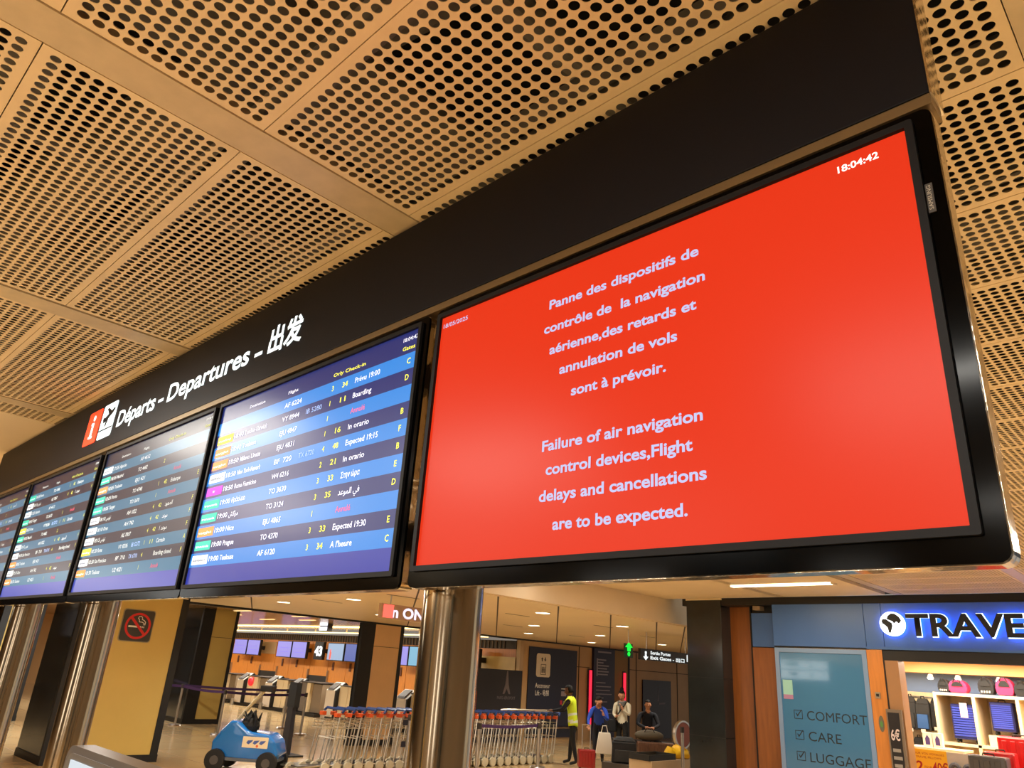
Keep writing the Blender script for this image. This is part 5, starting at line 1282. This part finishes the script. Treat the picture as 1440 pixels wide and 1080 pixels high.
# luggage round the travellers
def pullcase(x, y, rz, m, label, w=0.36, h=0.52, tall=0.5):
    t = suitcase(x, y, -K, w, h, 0.22, m, label, rz, ribs=5, horiz=False)
    b = MB(0)
    for q in (-1, 1): b.tube([(q * w * .25, 0.06, h - .02), (q * w * .25, 0.06, h + tall)], 0.009, 6)
    b.tube([(-w * .28, 0.06, h + tall), (w * .28, 0.06, h + tall)], 0.014, 6); b.build('pull_handle', M['steel2'], t, local=True)
    return t
pullcase(-10.95, 13.95, math.radians(50), mat('maroon_case', (150, 22, 24), 0.35, coat=0.3), 'dark red suitcase with a pulled-out handle at the blue-jacketed person', 0.36, 0.40, 0.48)
t = thing('tote_bag', 'white tote bag hanging beside the red suitcase', 'bag', (-11.3, 15.05, -1.62), math.radians(45))
b = MB(0); b.frustum((0, 0, 0), (0, 0, 0.44), (0.20, 0.07), (0.13, 0.05)); b.build('sack', M['offw'], t, bevel=0.02, smooth=True, local=True)
b = MB(0); b.tube([(-.08, 0, .43), (-.04, 0, .58), (.04, 0, .58), (.08, 0, .43)], 0.01, 6); b.build('handle', M['offw'], t, local=True)
t = backpack(-10.6, 14.85, -1.72, 0.56, 0.52, 0.34, M['blackc'], 'backpack', 'large black backpack in front of the person in the white shirt', dkf)
t.rotation_euler = (0, 0, math.radians(35))
o = B(-10.95, -10.25, 14.5, 15.2, -K, -1.72).build('crate', M['greyc']); tag(o, 'low grey crate under the large black backpack', 'crate')
brn = mat('brown_case', (104, 70, 50), 0.6, vary=0.3, vscale=6, stretch=(8, 1, 1))
t = suitcase(-10.6, 16.1, -1.75, 0.86, 0.42, 0.34, brn, 'brown striped suitcase lying in front of the seated person', math.radians(40), ribs=3, horiz=False)
t2 = thing('holdall', 'olive grey holdall resting on the brown striped suitcase', 'bag', (-10.75, 16.05, -1.30), math.radians(40))
b = MB(0); b.ell((0, 0, 0.10), (0.34, 0.15, 0.12), 16, 10); b.build('sack', mat('olive_grey', (92, 84, 70), 0.8), t2, smooth=True, local=True)
b = MB(0); b.tube([(-.12, -.1, .17), (-.06, -.12, .26), (.06, -.12, .26), (.12, -.1, .17)], 0.01, 6); b.build('handle', M['blackm'], t2, local=True)
o = B(-11.1, -10.2, 15.75, 16.45, -K, -1.75).build('crate', M['greyc']); tag(o, 'low grey crate under the brown striped suitcase', 'crate')
# trolley of boxes, yellow bag, oval chair
t = thing('carton', 'beige cardboard carton with a black tray, by the stone column', 'box', (-8.6, 12.9, -K))
m_ = MB(); m_.box(-8.85, -8.35, 12.55, 14.3, -K, -1.36); m_.build('box', mat('carton_beige', (196, 172, 140), 0.7), t, bevel=0.01)
m_ = MB(); ring_prism(m_, 0.9, 0.46, 0.02, 0.84, 0.40, 0.01, (-8.6, 12.95, -1.36), UY, (-1, 0, 0), 0.0, 0.10, 2); m_.build('tray', M['blackm'], t)
t = thing('yellow_bag', 'crumpled yellow plastic bag on the beige carton', 'bag', (-8.6, 13.6, -1.36))
b = MB(); vs = []
b.ell((-8.55, 13.72, -1.28), (0.2, 0.30, 0.13), 18, 12)
b.v = [(v[0] + 0.03 * math.sin(31 * v[1]), v[1] + 0.03 * math.sin(27 * v[2] + 9 * v[0]), max(-1.355, v[2] + 0.035 * math.sin(23 * v[1] + 17 * v[0]))) for v in b.v]
b.build('sack', mat('bag_yellow', (236, 186, 20), 0.5), t, smooth=True)
b = MB(); b.tube([(-8.45, 13.62, -1.22), (-8.42, 13.72, -1.12), (-8.45, 13.85, -1.2)], 0.015, 6); b.build('handle', mat('bag_yellow', (236, 186, 20), 0.5), t)
t = thing('oval_chair', 'chair with oval dusky pink back and pale rim beside the stone column', 'chair', (-8.9, 14.5, -K))
cp = (-8.9, 14.5, -0.99)
m_ = MB(); m_.prism([(0.30 * math.cos(a * .2618), 0.24 * math.sin(a * .2618)) for a in range(24)], cp, UY, UZ, -0.02, 0.02); m_.build('backrest', mat('dusky_pink', (150, 90, 80), 0.7), t)
m_ = MB(); annulus(m_, cp, UY, UZ, 0.285, 0.325, -0.03, 0.03); m_.v = [(v[0], v[1], cp[2] + (v[2] - cp[2]) * 0.82) for v in m_.v]; m_.build('rim', M['steel2'], t)
m_ = MB(); m_.box(-9.35, -8.9, 14.23, 14.77, -1.42, -1.36); m_.build('seat', mat('dusky_pink', (150, 90, 80), 0.7), t, bevel=0.01)
for x, y in ((-9.32, 14.26), (-9.32, 14.74), (-8.93, 14.26), (-8.93, 14.74)):
    MB().cyl((x, y, -K), (x, y, -1.42), 0.015, n=8).build('leg', M['steel2'], t)
m_ = MB(); m_.tube([(-8.9, 14.35, -1.38), (-8.9, 14.35, -1.2)], 0.015, 6); m_.tube([(-8.9, 14.65, -1.38), (-8.9, 14.65, -1.2)], 0.015, 6); m_.build('back_stay', M['steel2'], t)
stanchion(-8.2, 13.35, 'pale post in front of the oval chair', 1.09, 0.03)
